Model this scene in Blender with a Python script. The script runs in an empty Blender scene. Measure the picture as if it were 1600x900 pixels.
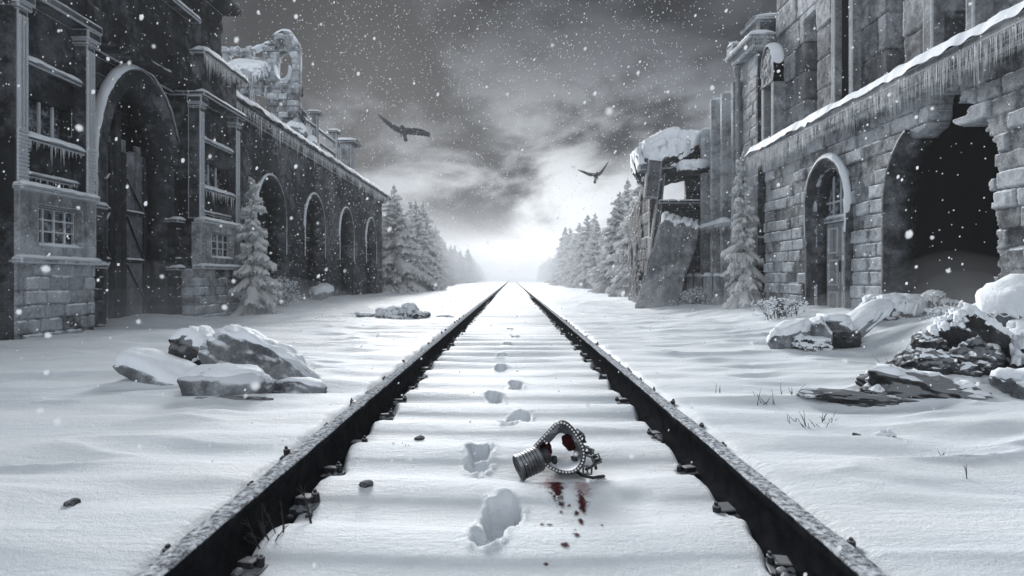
import bpy, bmesh, math, random
import numpy as np
from mathutils import Vector, Matrix, Euler

R = math.radians
scene = bpy.context.scene
COL = scene.collection
rnd = random.Random(7)

# ------------------------------------------------------------------ numeric helpers
def _h(ix, iy, iz, seed):
    h = (ix.astype(np.int64) * 374761393 + iy.astype(np.int64) * 668265263 + iz.astype(np.int64) * 2147483647 + seed * 974634777)
    h = h & 0xffffffff
    h = ((h ^ (h >> 13)) * 1274126177) & 0xffffffff
    h = ((h ^ (h >> 16)) * 2246822519) & 0xffffffff
    h = h ^ (h >> 15)
    return (h & 0xffffff) / float(0xffffff)

def noise(x, y, z=0.0, seed=0):
    x = np.asarray(x, float); y = np.asarray(y, float)
    x, y, z = np.broadcast_arrays(x, y, np.asarray(z, float))
    ix = np.floor(x); iy = np.floor(y); iz = np.floor(z)
    fx = x - ix; fy = y - iy; fz = z - iz
    fx = fx * fx * (3 - 2 * fx); fy = fy * fy * (3 - 2 * fy); fz = fz * fz * (3 - 2 * fz)
    def g(a, b, c): return _h(ix + a, iy + b, iz + c, seed)
    def lerp(a, b, t): return a + (b - a) * t
    v = lerp(lerp(lerp(g(0,0,0), g(1,0,0), fx), lerp(g(0,1,0), g(1,1,0), fx), fy),
             lerp(lerp(g(0,0,1), g(1,0,1), fx), lerp(g(0,1,1), g(1,1,1), fx), fy), fz)
    return v * 2 - 1

def fbm(x, y, z=0.0, seed=0, oct=4, gain=.5):
    a = 1.0; s = 0.0; t = 0.0; f = 1.0
    for i in range(oct):
        s = s + a * noise(np.asarray(x) * f, np.asarray(y) * f, np.asarray(z) * f, seed + i * 17)
        t += a; a *= gain; f *= 2.03
    return s / t

def sstep(a, b, x):
    t = np.clip((np.asarray(x, float) - a) / (b - a), 0, 1)
    return t * t * (3 - 2 * t)

# ------------------------------------------------------------------ object helpers
def link(o, parent=None):
    COL.objects.link(o)
    if parent is not None:
        o.parent = parent
    return o

def mesh_np(name, V, F, mat, parent=None, attrs=None, smooth=False):
    """One mesh object from a vertex array and a list of (n,k) face arrays."""
    if not isinstance(F, (list, tuple)):
        F = [F]
    F = [np.asarray(f, np.int64) for f in F if len(f)]
    V = np.asarray(V, np.float32)
    used = np.zeros(len(V), bool)
    for f in F: used[f.ravel()] = True
    remap = np.cumsum(used) - 1
    V = V[used]
    me = bpy.data.meshes.new(name)
    me.vertices.add(len(V)); me.vertices.foreach_set('co', V.ravel())
    idx = np.concatenate([remap[f].ravel() for f in F]).astype(np.int32)
    tot = np.concatenate([np.full(len(f), f.shape[1]) for f in F]).astype(np.int32)
    st = np.concatenate([[0], np.cumsum(tot)[:-1]]).astype(np.int32)
    me.loops.add(len(idx)); me.loops.foreach_set('vertex_index', idx)
    me.polygons.add(len(tot)); me.polygons.foreach_set('loop_start', st); me.polygons.foreach_set('loop_total', tot)
    me.update(calc_edges=True)
    me.validate()
    if smooth:
        me.polygons.foreach_set('use_smooth', np.ones(len(me.polygons), bool))
    if attrs:
        for k, a in attrs.items():
            at = me.attributes.new(k, 'FLOAT', 'POINT')
            at.data.foreach_set('value', np.asarray(a, np.float32)[used])
    me.materials.append(mat)
    o = bpy.data.objects.new(name, me)
    return link(o, parent)

class MB:
    """Collects boxes, tubes and loose faces, then links them as ONE mesh object."""
    def __init__(s): s.v = []; s.f = []
    def add(s, v, f):
        b = len(s.v); s.v += [tuple(p) for p in v]; s.f += [tuple(i + b for i in q) for q in f]
    def box(s, x0, x1, y0, y1, z0, z1, M=None):
        v = [Vector((x, y, z)) for x in (x0, x1) for y in (y0, y1) for z in (z0, z1)]
        if M is not None: v = [M @ p for p in v]
        s.add(v, [(0,1,3,2), (4,6,7,5), (0,4,5,1), (2,3,7,6), (0,2,6,4), (1,5,7,3)])
    def tube(s, pts, rad, n=8, cap=True, squash=None):
        pts = [Vector(p) for p in pts]
        if not isinstance(rad, (list, tuple)): rad = [rad] * len(pts)
        rings = []
        up0 = Vector((0, 0, 1))
        for i, p in enumerate(pts):
            t = (pts[min(i + 1, len(pts) - 1)] - pts[max(i - 1, 0)])
            if t.length < 1e-9: t = Vector((0, 0, 1))
            t.normalize()
            up = up0 if abs(t.z) < .95 else Vector((1, 0, 0))
            a = t.cross(up).normalized(); b = a.cross(t)
            q = 1 if squash is None else squash
            rings.append([p + (a * math.cos(2*math.pi*k/n) + b * math.sin(2*math.pi*k/n) * q) * rad[i] for k in range(n)])
        v = [p for r in rings for p in r]; f = []
        for i in range(len(rings) - 1):
            for k in range(n):
                k2 = (k + 1) % n
                f.append((i*n + k, i*n + k2, (i+1)*n + k2, (i+1)*n + k))
        if cap:
            f.append(tuple(range(n - 1, -1, -1))); f.append(tuple((len(rings)-1)*n + k for k in range(n)))
        s.add(v, f)
    def build(s, name, mat, parent=None, bevel=0.0, smooth=False, seg=1):
        me = bpy.data.meshes.new(name)
        me.from_pydata(s.v, [], s.f)
        bm = bmesh.new(); bm.from_mesh(me)
        bmesh.ops.recalc_face_normals(bm, faces=bm.faces)
        if bevel > 0:
            ed = [e for e in bm.edges if len(e.link_faces) == 2 and e.calc_face_angle(0) > .5]
            bmesh.ops.bevel(bm, geom=ed, offset=bevel, segments=seg, affect='EDGES', profile=.6)
        for f in bm.faces: f.smooth = smooth
        bm.to_mesh(me); bm.free()
        me.materials.append(mat)
        return link(bpy.data.objects.new(name, me), parent)

def tag(o, label=None, cat=None, group=None, kind=None):
    if label: o['label'] = label
    if cat: o['category'] = cat
    if group: o['group'] = group
    if kind: o['kind'] = kind
    return o

def thing(name, label, cat, loc=(0, 0, 0), group=None, rot=None):
    o = bpy.data.objects.new(name, None); o.location = loc
    o.empty_display_size = .2
    if rot: o.rotation_euler = rot
    link(o)
    return tag(o, label, cat, group)

def copy_tree(o, parent=None):
    c = o.copy(); COL.objects.link(c); c.parent = parent
    for ch in list(o.children): copy_tree(ch, c)
    return c

# ------------------------------------------------------------------ materials
class NT:
    def __init__(s, tree): s.t = tree; s.t.nodes.clear()
    def n(s, typ, **kw):
        nd = s.t.nodes.new(typ)
        for k, v in kw.items():
            if k.startswith('i_'):
                key = k[2:]
                key = int(key) if key.isdigit() else key.replace('_', ' ')
                nd.inputs[key].default_value = v
            else: setattr(nd, k, v)
        return nd
    def l(s, a, b): s.t.links.new(a, b)
    def math(s, op, a, b=None, clamp=False):
        m = s.n('ShaderNodeMath', operation=op, use_clamp=clamp)
        for i, q in enumerate((a, b)):
            if q is None: continue
            if isinstance(q, (int, float)): m.inputs[i].default_value = q
            else: s.l(q, m.inputs[i])
        return m.outputs[0]
    def noise(s, vec, scale, detail=5, rough=.6):
        m = s.n('ShaderNodeTexNoise'); m.inputs['Scale'].default_value = scale
        m.inputs['Detail'].default_value = detail; m.inputs['Roughness'].default_value = rough
        if vec is not None: s.l(vec, m.inputs['Vector'])
        return m.outputs['Fac']
    def ramp(s, fac, stops):
        r = s.n('ShaderNodeValToRGB'); e = r.color_ramp.elements
        while len(e) < len(stops): e.new(.5)
        for k, (p, c) in enumerate(stops):
            e[k].position = p; e[k].color = (c, c, c, 1) if isinstance(c, (int, float)) else (*c, 1)
        s.l(fac, r.inputs[0]); return r.outputs[0]
    def mix(s, f, a, b, blend='MIX'):
        m = s.n('ShaderNodeMix', data_type='RGBA', blend_type=blend)
        for i, q in ((0, f), (6, a), (7, b)):
            if isinstance(q, (int, float)): m.inputs[i].default_value = q
            elif isinstance(q, tuple): m.inputs[i].default_value = (*q, 1)
            else: s.l(q, m.inputs[i])
        return m.outputs[2]
    def mapr(s, v, a, b, c=0., d=1.):
        m = s.n('ShaderNodeMapRange', interpolation_type='SMOOTHSTEP'); m.inputs[1].default_value = a; m.inputs[2].default_value = b
        m.inputs[3].default_value = c; m.inputs[4].default_value = d; s.l(v, m.inputs[0]); return m.outputs[0]

def newmat(name):
    m = bpy.data.materials.new(name); m.use_nodes = True
    t = NT(m.node_tree); out = t.n('ShaderNodeOutputMaterial'); p = t.n('ShaderNodeBsdfPrincipled')
    t.l(p.outputs[0], out.inputs['Surface'])
    return m, t, p

SNOW = (.80, .85, .91)

def mat_snow(name='snow', grain=1.0, fine=260):
    m, t, p = newmat(name)
    tc = t.n('ShaderNodeTexCoord').outputs['Object']
    n1 = t.noise(tc, 3.0, 6); n2 = t.noise(tc, fine, 3, .7)
    c = t.mix(t.mapr(n1, .3, .7), (.76, .81, .87), (.85, .89, .93))
    t.l(c, p.inputs['Base Color'])
    p.inputs['Roughness'].default_value = .62
    p.inputs['Specular IOR Level'].default_value = .35
    h = t.math('ADD', t.math('MULTIPLY', n2, .0016 * grain), t.math('MULTIPLY', t.noise(tc, 38, 5, .65), .011 * grain))
    b = t.n('ShaderNodeBump'); b.inputs['Strength'].default_value = .75; b.inputs['Distance'].default_value = 1.0
    t.l(h, b.inputs['Height']); t.l(b.outputs[0], p.inputs['Normal'])
    return m

def mat_ground():
    m, t, p = newmat('ground_snow')
    tc = t.n('ShaderNodeTexCoord').outputs['Object']
    mp = t.n('ShaderNodeMapping'); mp.inputs['Scale'].default_value = (.35, 1.6, 1); t.l(tc, mp.inputs[0])
    n1 = t.noise(mp.outputs[0], 2.2, 6)
    c = t.mix(t.mapr(n1, .3, .7), (.74, .80, .86), (.86, .90, .93))
    t.l(c, p.inputs['Base Color'])
    p.inputs['Roughness'].default_value = .6; p.inputs['Specular IOR Level'].default_value = .35
    mp2 = t.n('ShaderNodeMapping'); mp2.inputs['Scale'].default_value = (.3, 1.0, 1); t.l(tc, mp2.inputs[0])
    streak = t.noise(mp2.outputs[0], 34, 6, .68)
    h = t.math('ADD', t.math('MULTIPLY', streak, .017), t.math('MULTIPLY', t.noise(tc, 240, 3, .75), .004))
    h = t.math('ADD', h, t.math('MULTIPLY', t.noise(tc, 60, 4, .7), .010))
    b = t.n('ShaderNodeBump'); b.inputs['Strength'].default_value = .8; b.inputs['Distance'].default_value = 1.0
    t.l(h, b.inputs['Height']); t.l(b.outputs[0], p.inputs['Normal'])
    return m

def mat_frosted(name, c0, c1, scale=3.0, frost=.5, top=1.0, rough=.8, bump=.01, streaks=True, tone=True, edge=0.0, speck=1.0, metal=0.0, zmin=None, plo=.46):
    """Weathered stone / wood / iron with rime: snow lies on what faces up and clings in grainy patches to the rest."""
    m, t, p = newmat(name)
    tc = t.n('ShaderNodeTexCoord').outputs['Object']
    n1 = t.noise(tc, scale, 7, .65); n2 = t.noise(tc, scale * 9, 5, .7)
    nn = t.math('ADD', t.math('MULTIPLY', n1, .6), t.math('MULTIPLY', n2, .4))
    c = t.mix(t.mapr(nn, .36, .64), c0, c1)
    if tone:
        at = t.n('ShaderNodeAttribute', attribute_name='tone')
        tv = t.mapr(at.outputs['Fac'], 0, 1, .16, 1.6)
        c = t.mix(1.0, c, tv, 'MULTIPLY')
    if streaks:
        mp = t.n('ShaderNodeMapping'); mp.inputs['Scale'].default_value = (6, 6, .45); t.l(tc, mp.inputs[0])
        st = t.noise(mp.outputs[0], 1.6, 5, .6)
        c = t.mix(t.mapr(st, .45, .75), c, t.mix(.5, c, (.015, .016, .018)))
    g = t.n('ShaderNodeNewGeometry')
    sp = t.n('ShaderNodeSeparateXYZ'); t.l(g.outputs['Normal'], sp.inputs[0])
    fine = t.noise(tc, 55, 5, .8); mid = t.noise(tc, 7, 6, .7); big = t.noise(tc, 1.1, 4, .6)
    up = t.math('ADD', sp.outputs['Z'], t.math('MULTIPLY', t.math('SUBTRACT', mid, .5), .9))
    ftop = t.math('MULTIPLY', t.mapr(up, .28, .62), top, True)
    pat = t.math('ADD', t.math('MULTIPLY', big, .55), t.math('MULTIPLY', mid, .45))
    patch = t.mapr(pat, plo, plo + .16)
    grains = t.mapr(fine, .50, .64)
    fs = t.math('MULTIPLY', t.math('MULTIPLY', patch, grains), frost * speck, True)
    film = t.math('MULTIPLY', patch, frost * .35, True)
    f = t.math('MAXIMUM', t.math('MAXIMUM', ftop, fs), film)
    if edge > 0:
        bv = t.n('ShaderNodeBevel', samples=4); bv.inputs['Radius'].default_value = .028
        dp = t.n('ShaderNodeVectorMath', operation='DOT_PRODUCT'); t.l(bv.outputs[0], dp.inputs[0]); t.l(g.outputs['Normal'], dp.inputs[1])
        ed = t.math('ADD', t.math('SUBTRACT', 1.0, dp.outputs['Value']), t.math('MULTIPLY', t.math('SUBTRACT', fine, .5), .10))
        f = t.math('MAXIMUM', f, t.math('MULTIPLY', t.mapr(ed, .015, .10), edge, True))
    if zmin is not None:
        so_ = t.n('ShaderNodeSeparateXYZ'); t.l(tc, so_.inputs[0])
        f = t.math('MULTIPLY', f, t.mapr(so_.outputs['Z'], zmin - .01, zmin))
        f = t.math('MULTIPLY', f, t.mapr(fine, .38, .62, .15, 1.0))
    c = t.mix(f, c, SNOW)
    t.l(c, p.inputs['Base Color'])
    p.inputs['Metallic'].default_value = metal
    rr = t.mapr(f, 0, 1, rough, .65); t.l(rr, p.inputs['Roughness'])
    p.inputs['Specular IOR Level'].default_value = .0 if zmin is not None else .3
    h = t.math('ADD', t.math('MULTIPLY', nn, bump), t.math('MULTIPLY', fine, bump * .35))
    h = t.math('ADD', h, t.math('MULTIPLY', f, bump * .4))
    b = t.n('ShaderNodeBump'); b.inputs['Strength'].default_value = .8; b.inputs['Distance'].default_value = 1.0
    t.l(h, b.inputs['Height']); t.l(b.outputs[0], p.inputs['Normal'])
    return m

def mat_plain(name, c, rough=.6, spec=.4, metal=0., var=.3, scale=30, bump=.002):
    m, t, p = newmat(name)
    tc = t.n('ShaderNodeTexCoord').outputs['Object']
    n = t.noise(tc, scale, 5, .65)
    a = tuple(x * (1 - var) for x in c); b_ = tuple(min(1, x * (1 + var)) for x in c)
    t.l(t.mix(t.mapr(n, .3, .7), a, b_), p.inputs['Base Color'])
    p.inputs['Roughness'].default_value = rough; p.inputs['Specular IOR Level'].default_value = spec; p.inputs['Metallic'].default_value = metal
    b = t.n('ShaderNodeBump'); b.inputs['Strength'].default_value = .7; b.inputs['Distance'].default_value = 1.0
    t.l(t.math('MULTIPLY', n, bump), b.inputs['Height']); t.l(b.outputs[0], p.inputs['Normal'])
    return m

def mat_stain(name, c, strength):
    m, t, p = newmat(name)
    out = [n for n in m.node_tree.nodes if n.type == 'OUTPUT_MATERIAL'][0]
    tc = t.n('ShaderNodeTexCoord').outputs['Object']
    at = t.n('ShaderNodeAttribute', attribute_name='tone').outputs['Fac']
    n = t.noise(tc, 55, 6, .75)
    a = t.mapr(t.math('ADD', t.math('MULTIPLY', at, 1.1), t.math('MULTIPLY', t.math('SUBTRACT', n, .5), 2.2)), .25, .85)
    p.inputs['Base Color'].default_value = (*c, 1); p.inputs['Roughness'].default_value = .9; p.inputs['Specular IOR Level'].default_value = .05
    tr = t.n('ShaderNodeBsdfTransparent'); mx = t.n('ShaderNodeMixShader')
    t.l(t.math('MULTIPLY', a, strength), mx.inputs[0]); t.l(tr.outputs[0], mx.inputs[1]); t.l(p.outputs[0], mx.inputs[2]); t.l(mx.outputs[0], out.inputs[0])
    return m

def mat_flake(name='snowflake', c=(.95, .96, .97)):
    m = bpy.data.materials.new(name); m.use_nodes = True
    t = NT(m.node_tree); out = t.n('ShaderNodeOutputMaterial')
    d = t.n('ShaderNodeBsdfDiffuse'); d.inputs[0].default_value = (*c, 1)
    tr = t.n('ShaderNodeBsdfTranslucent'); tr.inputs[0].default_value = (*c, 1)
    mx = t.n('ShaderNodeMixShader'); mx.inputs[0].default_value = .68 if name == 'snowflake' else .55
    t.l(d.outputs[0], mx.inputs[1]); t.l(tr.outputs[0], mx.inputs[2]); t.l(mx.outputs[0], out.inputs[0])
    return m

def mat_ice():
    m = mat_flake('icicle_ice')
    return m

def mat_glass():
    m, t, p = newmat('dirty_glass')
    tc = t.n('ShaderNodeTexCoord').outputs['Object']
    n = t.noise(tc, 9, 5, .7)
    t.l(t.mix(t.mapr(n, .45, .7), (.03, .035, .045), (.4, .45, .5)), p.inputs['Base Color'])
    p.inputs['Roughness'].default_value = .18; p.inputs['Specular IOR Level'].default_value = .7
    return m

M = dict(
    snow=mat_snow(), ground=mat_ground(), ice=mat_ice(), flake=mat_flake(), treesnow=mat_flake('loose_branch_snow'), glass=mat_glass(),
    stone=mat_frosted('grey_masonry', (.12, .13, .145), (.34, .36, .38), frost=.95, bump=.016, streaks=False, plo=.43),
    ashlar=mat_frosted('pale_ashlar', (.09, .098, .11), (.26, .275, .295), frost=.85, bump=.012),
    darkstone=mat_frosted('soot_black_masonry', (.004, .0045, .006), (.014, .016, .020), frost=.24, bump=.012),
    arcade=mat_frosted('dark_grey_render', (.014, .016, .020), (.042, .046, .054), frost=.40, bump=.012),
    trim=mat_frosted('frosted_trim', (.10, .107, .118), (.27, .285, .30), frost=.9, bump=.008, tone=False, edge=.95),
    darktrim=mat_frosted('dark_trim', (.010, .0115, .014), (.034, .038, .044), frost=.35, bump=.008, tone=False, edge=.95),
    wood=mat_frosted('weathered_wood', (.07, .077, .087), (.20, .212, .23), scale=6, frost=.55, bump=.006, tone=False),
    palestone=mat_frosted('pale_rimed_stone', (.14, .152, .168), (.34, .36, .385), frost=.95, bump=.012, tone=False, plo=.42),
    midstone=mat_frosted('grey_slab_stone', (.09, .10, .11), (.24, .25, .265), scale=4, frost=.6, bump=.014, tone=False),
    paint=mat_frosted('peeling_grey_paint', (.20, .215, .23), (.36, .38, .40), scale=5, frost=.4, bump=.004, tone=False),
    darkwood=mat_frosted('tarred_wood', (.008, .009, .010), (.028, .03, .033), scale=8, frost=.15, top=.3, bump=.006, tone=False),
    iron=mat_frosted('dark_iron', (.006, .007, .008), (.02, .021, .024), scale=12, frost=.12, top=.22, rough=.55, bump=.003, tone=False, streaks=False),
    rail=mat_frosted('rail_steel', (.006, .007, .008), (.02, .021, .024), scale=14, frost=.0, top=.85, zmin=.135, rough=.8, bump=.004, tone=False, streaks=False),
    rock=mat_frosted('grey_rock', (.07, .078, .088), (.19, .20, .215), scale=7, frost=.5, top=.7, bump=.014, tone=False, streaks=False),
    darkrock=mat_frosted('charred_rubble', (.008, .009, .010), (.03, .032, .036), scale=9, frost=.14, top=.22, bump=.014, tone=False, streaks=False),
    needles=mat_plain('spruce_needles', (.16, .18, .19), rough=.7, var=.5, scale=14),
    rimeneedles=mat_flake('rime_covered_needles', (.62, .66, .69)),
    bark=mat_plain('spruce_bark', (.05, .045, .04), rough=.9, var=.4, scale=30, bump=.006),
    twig=mat_plain('dry_stems', (.035, .032, .032), rough=.9, var=.5, scale=50),
    rubber=mat_plain('black_rubber', (.018, .019, .021), rough=.45, var=.4, scale=60, bump=.002),
    lining=mat_frosted('frosted_rubber_lining', (.10, .11, .12), (.32, .33, .35), scale=40, frost=.8, bump=.002, tone=False, streaks=False),
    steel=mat_frosted('scuffed_tin', (.03, .032, .034), (.12, .123, .127), scale=45, frost=.25, rough=.42, bump=.0012, tone=False, streaks=False, metal=.5, top=.3),
    blood=mat_plain('dried_blood', (.035, .003, .004), rough=.8, spec=.08, var=.5, scale=90, bump=.001),
    pinksnow=mat_plain('blood_soaked_snow', (.30, .13, .135), rough=.6, var=.45, scale=70, bump=.004),
    stain=mat_stain('blood_soaked_snow', (.36, .15, .155), .4), bloodstain=mat_stain('dried_blood_stain', (.05, .006, .008), .92),
    feather=mat_plain('grey_feathers', (.045, .048, .054), rough=.8, var=.45, scale=8),
    void=mat_plain('interior_shade_black', (.003, .0035, .0045), rough=.95, var=.4, scale=3),  # near-black colour painted in for the shade inside rooms and openings
    plate=mat_plain('white_enamel', (.75, .77, .78), rough=.5, var=.1),
)

# ------------------------------------------------------------------ camera
CAMZ = .76
cam = bpy.data.cameras.new('camera'); cam.lens = 20.25; cam.sensor_width = 36; cam.clip_end = 3000; cam.clip_start = .05
cam.shift_y = -15 / 1600
cam.dof.use_dof = True; cam.dof.focus_distance = 2.8; cam.dof.aperture_fstop = 4.5
co = bpy.data.objects.new('camera', cam); co.location = (0, 0, CAMZ); co.rotation_euler = (R(90), 0, 0); COL.objects.link(co)
scene.camera = co

# ------------------------------------------------------------------ ground
SLEEP = .40
FEET = [(-0.043, 1.718, 0.356, 0.105, 0.16, 0.068), (-0.131, 2.353, 0.335, 0.109, -0.06, 0.061), (0.018, 2.962, 0.324, 0.101, 0.3, 0.057), (-0.102, 3.466, 0.302, 0.094, -0.2, 0.057), (0.029, 3.892, 0.302, 0.094, -0.05, 0.057), (-0.088, 4.57, 0.302, 0.094, 0, 0.057), (-0.048, 6.196, 0.302, 0.101, 0, 0.057), (-0.02, 8.133, 0.324, 0.101, 0, 0.057), (-0.097, 5.325, 0.302, 0.094, 0, 0.057), (0.039, 7.068, 0.302, 0.094, 0, 0.057)]   # x, y, length, width, heading (rad from +Y), depth

def ground_z(x, y):
    x = np.asarray(x, float); y = np.asarray(y, float)
    ax = np.abs(x)
    side = sstep(.70, .84, ax)
    z = .036 + .069 * side
    # wind ripples, drawn out across the track
    rip = fbm(x * .55 + 3, y * 3.1, 0, 3, 4)
    rip2 = 1 - np.abs(fbm(x * .8 + 9 + .3*y, y * 3.0 + .35 * np.sin(x * 1.1), 0, 21, 3))
    amp = .010 + .011 * side
    near = 1 - .6 * sstep(15, 60, y)
    z = z + amp * rip * near
    z = z + (.034 * side * sstep(.8, 1.6, ax) + .009) * (rip2 ** 3 - .5) * near
    # humps over the sleepers inside the track
    ph = np.cos(2 * np.pi * (y + .05 * noise(x * 1.3, y * .6, 0, 5)) / SLEEP)
    z = z + (1 - side) * .022 * (np.abs(ph) ** .7 * np.sign(ph)) * (.7 + .6 * noise(x * 1.1, y * 1.2, 0, 8))
    # drift ribs running out from the sleeper ends
    rib = sstep(.8, .95, ax) * (1 - sstep(1.1, 2.2, ax))
    z = z + rib * .020 * np.cos(2 * np.pi * (y + .12 * (ax - .8)) / (SLEEP * 1.0)) * (.5 + .5 * noise(x * .7, y * .9, 0, 31)) * (1 - sstep(6, 14, y))
    # hollows along the inner foot of each rail, where the chairs keep the snow off
    edge = .677 - .022 * noise(y * 4.1, y * 0 + np.sign(x), 0, 15) - .016 * noise(y * 11, y * 0 + np.sign(x), 0, 16)
    z = z - sstep(-.022, .012, ax - edge) * (1 - side) * .062 * (1 - sstep(18, 30, y))
    z = z - np.exp(-((ax - .835) / .03) ** 2) * .03
    # big soft drifts
    z = z + sstep(1.2, 3.5, ax) * (.07 * fbm(x * .35, y * .28, 0, 41, 3) + .035 * fbm(x * .9, y * 1.2, 0, 43, 3))
    # left: swale before the gate, knoll before the near bay
    z = z - .10 * np.exp(-((x + 4.2) / .9) ** 2 - ((y - 8.4) / .9) ** 2)
    z = z + .06 * np.exp(-((x + 3.6) / 1.2) ** 2 - ((y - 6.0) / .9) ** 2)
    z = z + .10 * np.exp(-((x + 5.6) / .8) ** 2 - ((y - 8.8) / .7) ** 2)
    # right: snow banked against the wall, and the big bank at the frame's edge
    z = z + .24 * sstep(2.9, 4.3, x) * sstep(3.2, 4.5, y) * (1 - sstep(8.3, 10.2, y)) * (1 - sstep(4.3, 5.2, x) * .5)
    z = z + .40 * np.exp(-((x - 4.15) / .62) ** 2 - ((y - 4.45) / .62) ** 2)
    z = z + .10 * sstep(3.0, 4.0, x) * sstep(9, 10, y) * (1 - sstep(16, 22, y))
    # snow banked round the two stone heaps
    z = z + .05 * np.exp(-((x + 1.75) / .55) ** 2 - ((y - 3.75) / .40) ** 2) + .06 * np.exp(-((x - 2.6) / .6) ** 2 - ((y - 3.45) / .40) ** 2)
    # footprints
    for fx, fy, L, W, a, dep in FEET:
        m = (ax < 1.2) & (np.abs(y - fy) < .5)
        if not m.any(): continue
        dx = x[m] - fx; dy = y[m] - fy
        v = dx * math.sin(a) + dy * math.cos(a); u = dx * math.cos(a) - dy * math.sin(a)
        wob = .004 * noise(dx * 30, dy * 30, 0, 77) + .003 * noise(dx * 90, dy * 90, 0, 78)
        r1 = np.sqrt((u / (W * .52)) ** 2 + ((v - L * .17) / (L * .33)) ** 2)
        r2 = np.sqrt(((u + .008) / (W * .42)) ** 2 + ((v + L * .30) / (L * .21)) ** 2)
        r3 = np.sqrt((u / (W * .36)) ** 2 + ((v + L * .08) / (L * .3)) ** 2)
        sd = np.minimum(np.minimum((r1 - 1) * W * .5, (r2 - 1) * W * .42), (r3 - 1) * W * .34) + wob
        tread = .006 * np.sign(np.sin(v * 2 * np.pi / .034)) * (noise(u * 60, v * 60, 0, 5) * .5 + .5)
        crumbs = .022 * np.clip(noise(u * 70, v * 60, 0, 6) + .1, 0, 1) * (sstep(.02, -.10, v / L) * .8 + .1)
        arch = .014 * np.exp(-((v + L * .08) / .022) ** 2)
        inn = sstep(.003, -.010, sd)
        z[m] = z[m] * 1 + inn * (-dep * (1.0 + .22 * np.tanh(v / .04)) + tread + crumbs + arch) + (.006 + .010 * np.clip(noise(dx * 45, dy * 45, 0, 88), -.3, 1)) * np.exp(-((sd - .011) / .011) ** 2)
    # scuffed snow round the mask
    z = z - .022 * np.exp(-((x - .17) / .20) ** 2 - ((y - 2.11) / .08) ** 2)
    z = z - .020 * np.exp(-((x - .40) / .07) ** 2 - ((y - 1.92) / .04) ** 2)
    return z

def gz(x, y): return float(ground_z(np.array([float(x)]), np.array([float(y)]))[0])

def axis(segs):
    out = [segs[0][0]]
    for a, b, s0, s1 in segs:
        p = a
        n = max(2, int(round((b - a) / ((s0 + s1) / 2))))
        st = np.linspace(s0, s1, n); st *= (b - a) / st.sum()
        out += list(a + np.cumsum(st))
    return np.array(out)

xs_half = axis([(0, 1.1, .011, .011), (1.1, 3, .012, .022), (3, 7, .025, .06), (7, 30, .08, 1.5), (30, 900, 2, 120)])
xs = np.concatenate([-xs_half[:0:-1], xs_half])
ys = axis([(-12, .9, 1.2, .08), (.9, 1.4, .03, .012), (1.4, 3.2, .010, .012), (3.2, 6, .013, .03), (6, 12, .03, .07), (12, 40, .08, .4), (40, 1500, .6, 160)])
GX, GY = np.meshgrid(xs, ys)
GZ = ground_z(GX.ravel(), GY.ravel())
nx, ny = len(xs), len(ys)
I = np.arange(nx * ny).reshape(ny, nx)
GF = np.stack([I[:-1, :-1].ravel(), I[:-1, 1:].ravel(), I[1:, 1:].ravel(), I[1:, :-1].ravel()], 1)
g = mesh_np('snow_ground', np.stack([GX.ravel(), GY.ravel(), GZ], 1), GF, M['ground'], smooth=True)
tag(g, kind='structure')

# ------------------------------------------------------------------ shape builders
def snow_strip(name, pts, width, height, parent, side=(1, 0, 0), seed=0, res=.03, lip=.35, mat=None, m=9, ends=True):
    """A ridge of lying snow along a polyline: rounded top, ragged edge, soft overhang."""
    pts = [np.array(p, float) for p in pts]
    L = [0]; 
    for a, b in zip(pts, pts[1:]): L.append(L[-1] + np.linalg.norm(b - a))
    n = max(4, int(L[-1] / res)); s = np.linspace(0, L[-1], n)
    P = np.stack([np.interp(s, L, [p[k] for p in pts]) for k in range(3)], 1)
    side = np.array(side, float)
    t = np.linspace(-1, 1, m)
    hn = 1 + .26 * fbm(s * 2.2 / max(height * 8, .3), s * 0 + seed, 0, seed, 4)
    taper = np.minimum(1, np.minimum(s, L[-1] - s) / (height * 1.2 + 1e-6)) ** .5 if ends else np.ones(n)
    V = np.zeros((n, m, 3))
    for j in range(m):
        wob = 1 + .16 * fbm(s * 3, s * 0 + (j > m // 2) * 7, 0, seed + 3, 3)
        V[:, j] = P + side * (t[j] * width * .5 * wob)[:, None]
        prof = (max(0, 1 - abs(t[j]) ** 2.6)) ** .6
        z = height * prof * hn * taper + height * .16 * noise(s * 14, t[j] * 3 + 0 * s, 0, seed + 9) * prof
        if abs(t[j]) == 1: z = z - lip * height * (.5 + .5 * noise(s * 9, 0 * s, t[j], seed + 5))
        V[:, j, 2] += z
    I = np.arange(n * m).reshape(n, m)
    F = np.stack([I[:-1, :-1].ravel(), I[1:, :-1].ravel(), I[1:, 1:].ravel(), I[:-1, 1:].ravel()], 1)
    return mesh_np(name, V.reshape(-1, 3), F, mat or M['snow'], parent, smooth=True)

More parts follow.
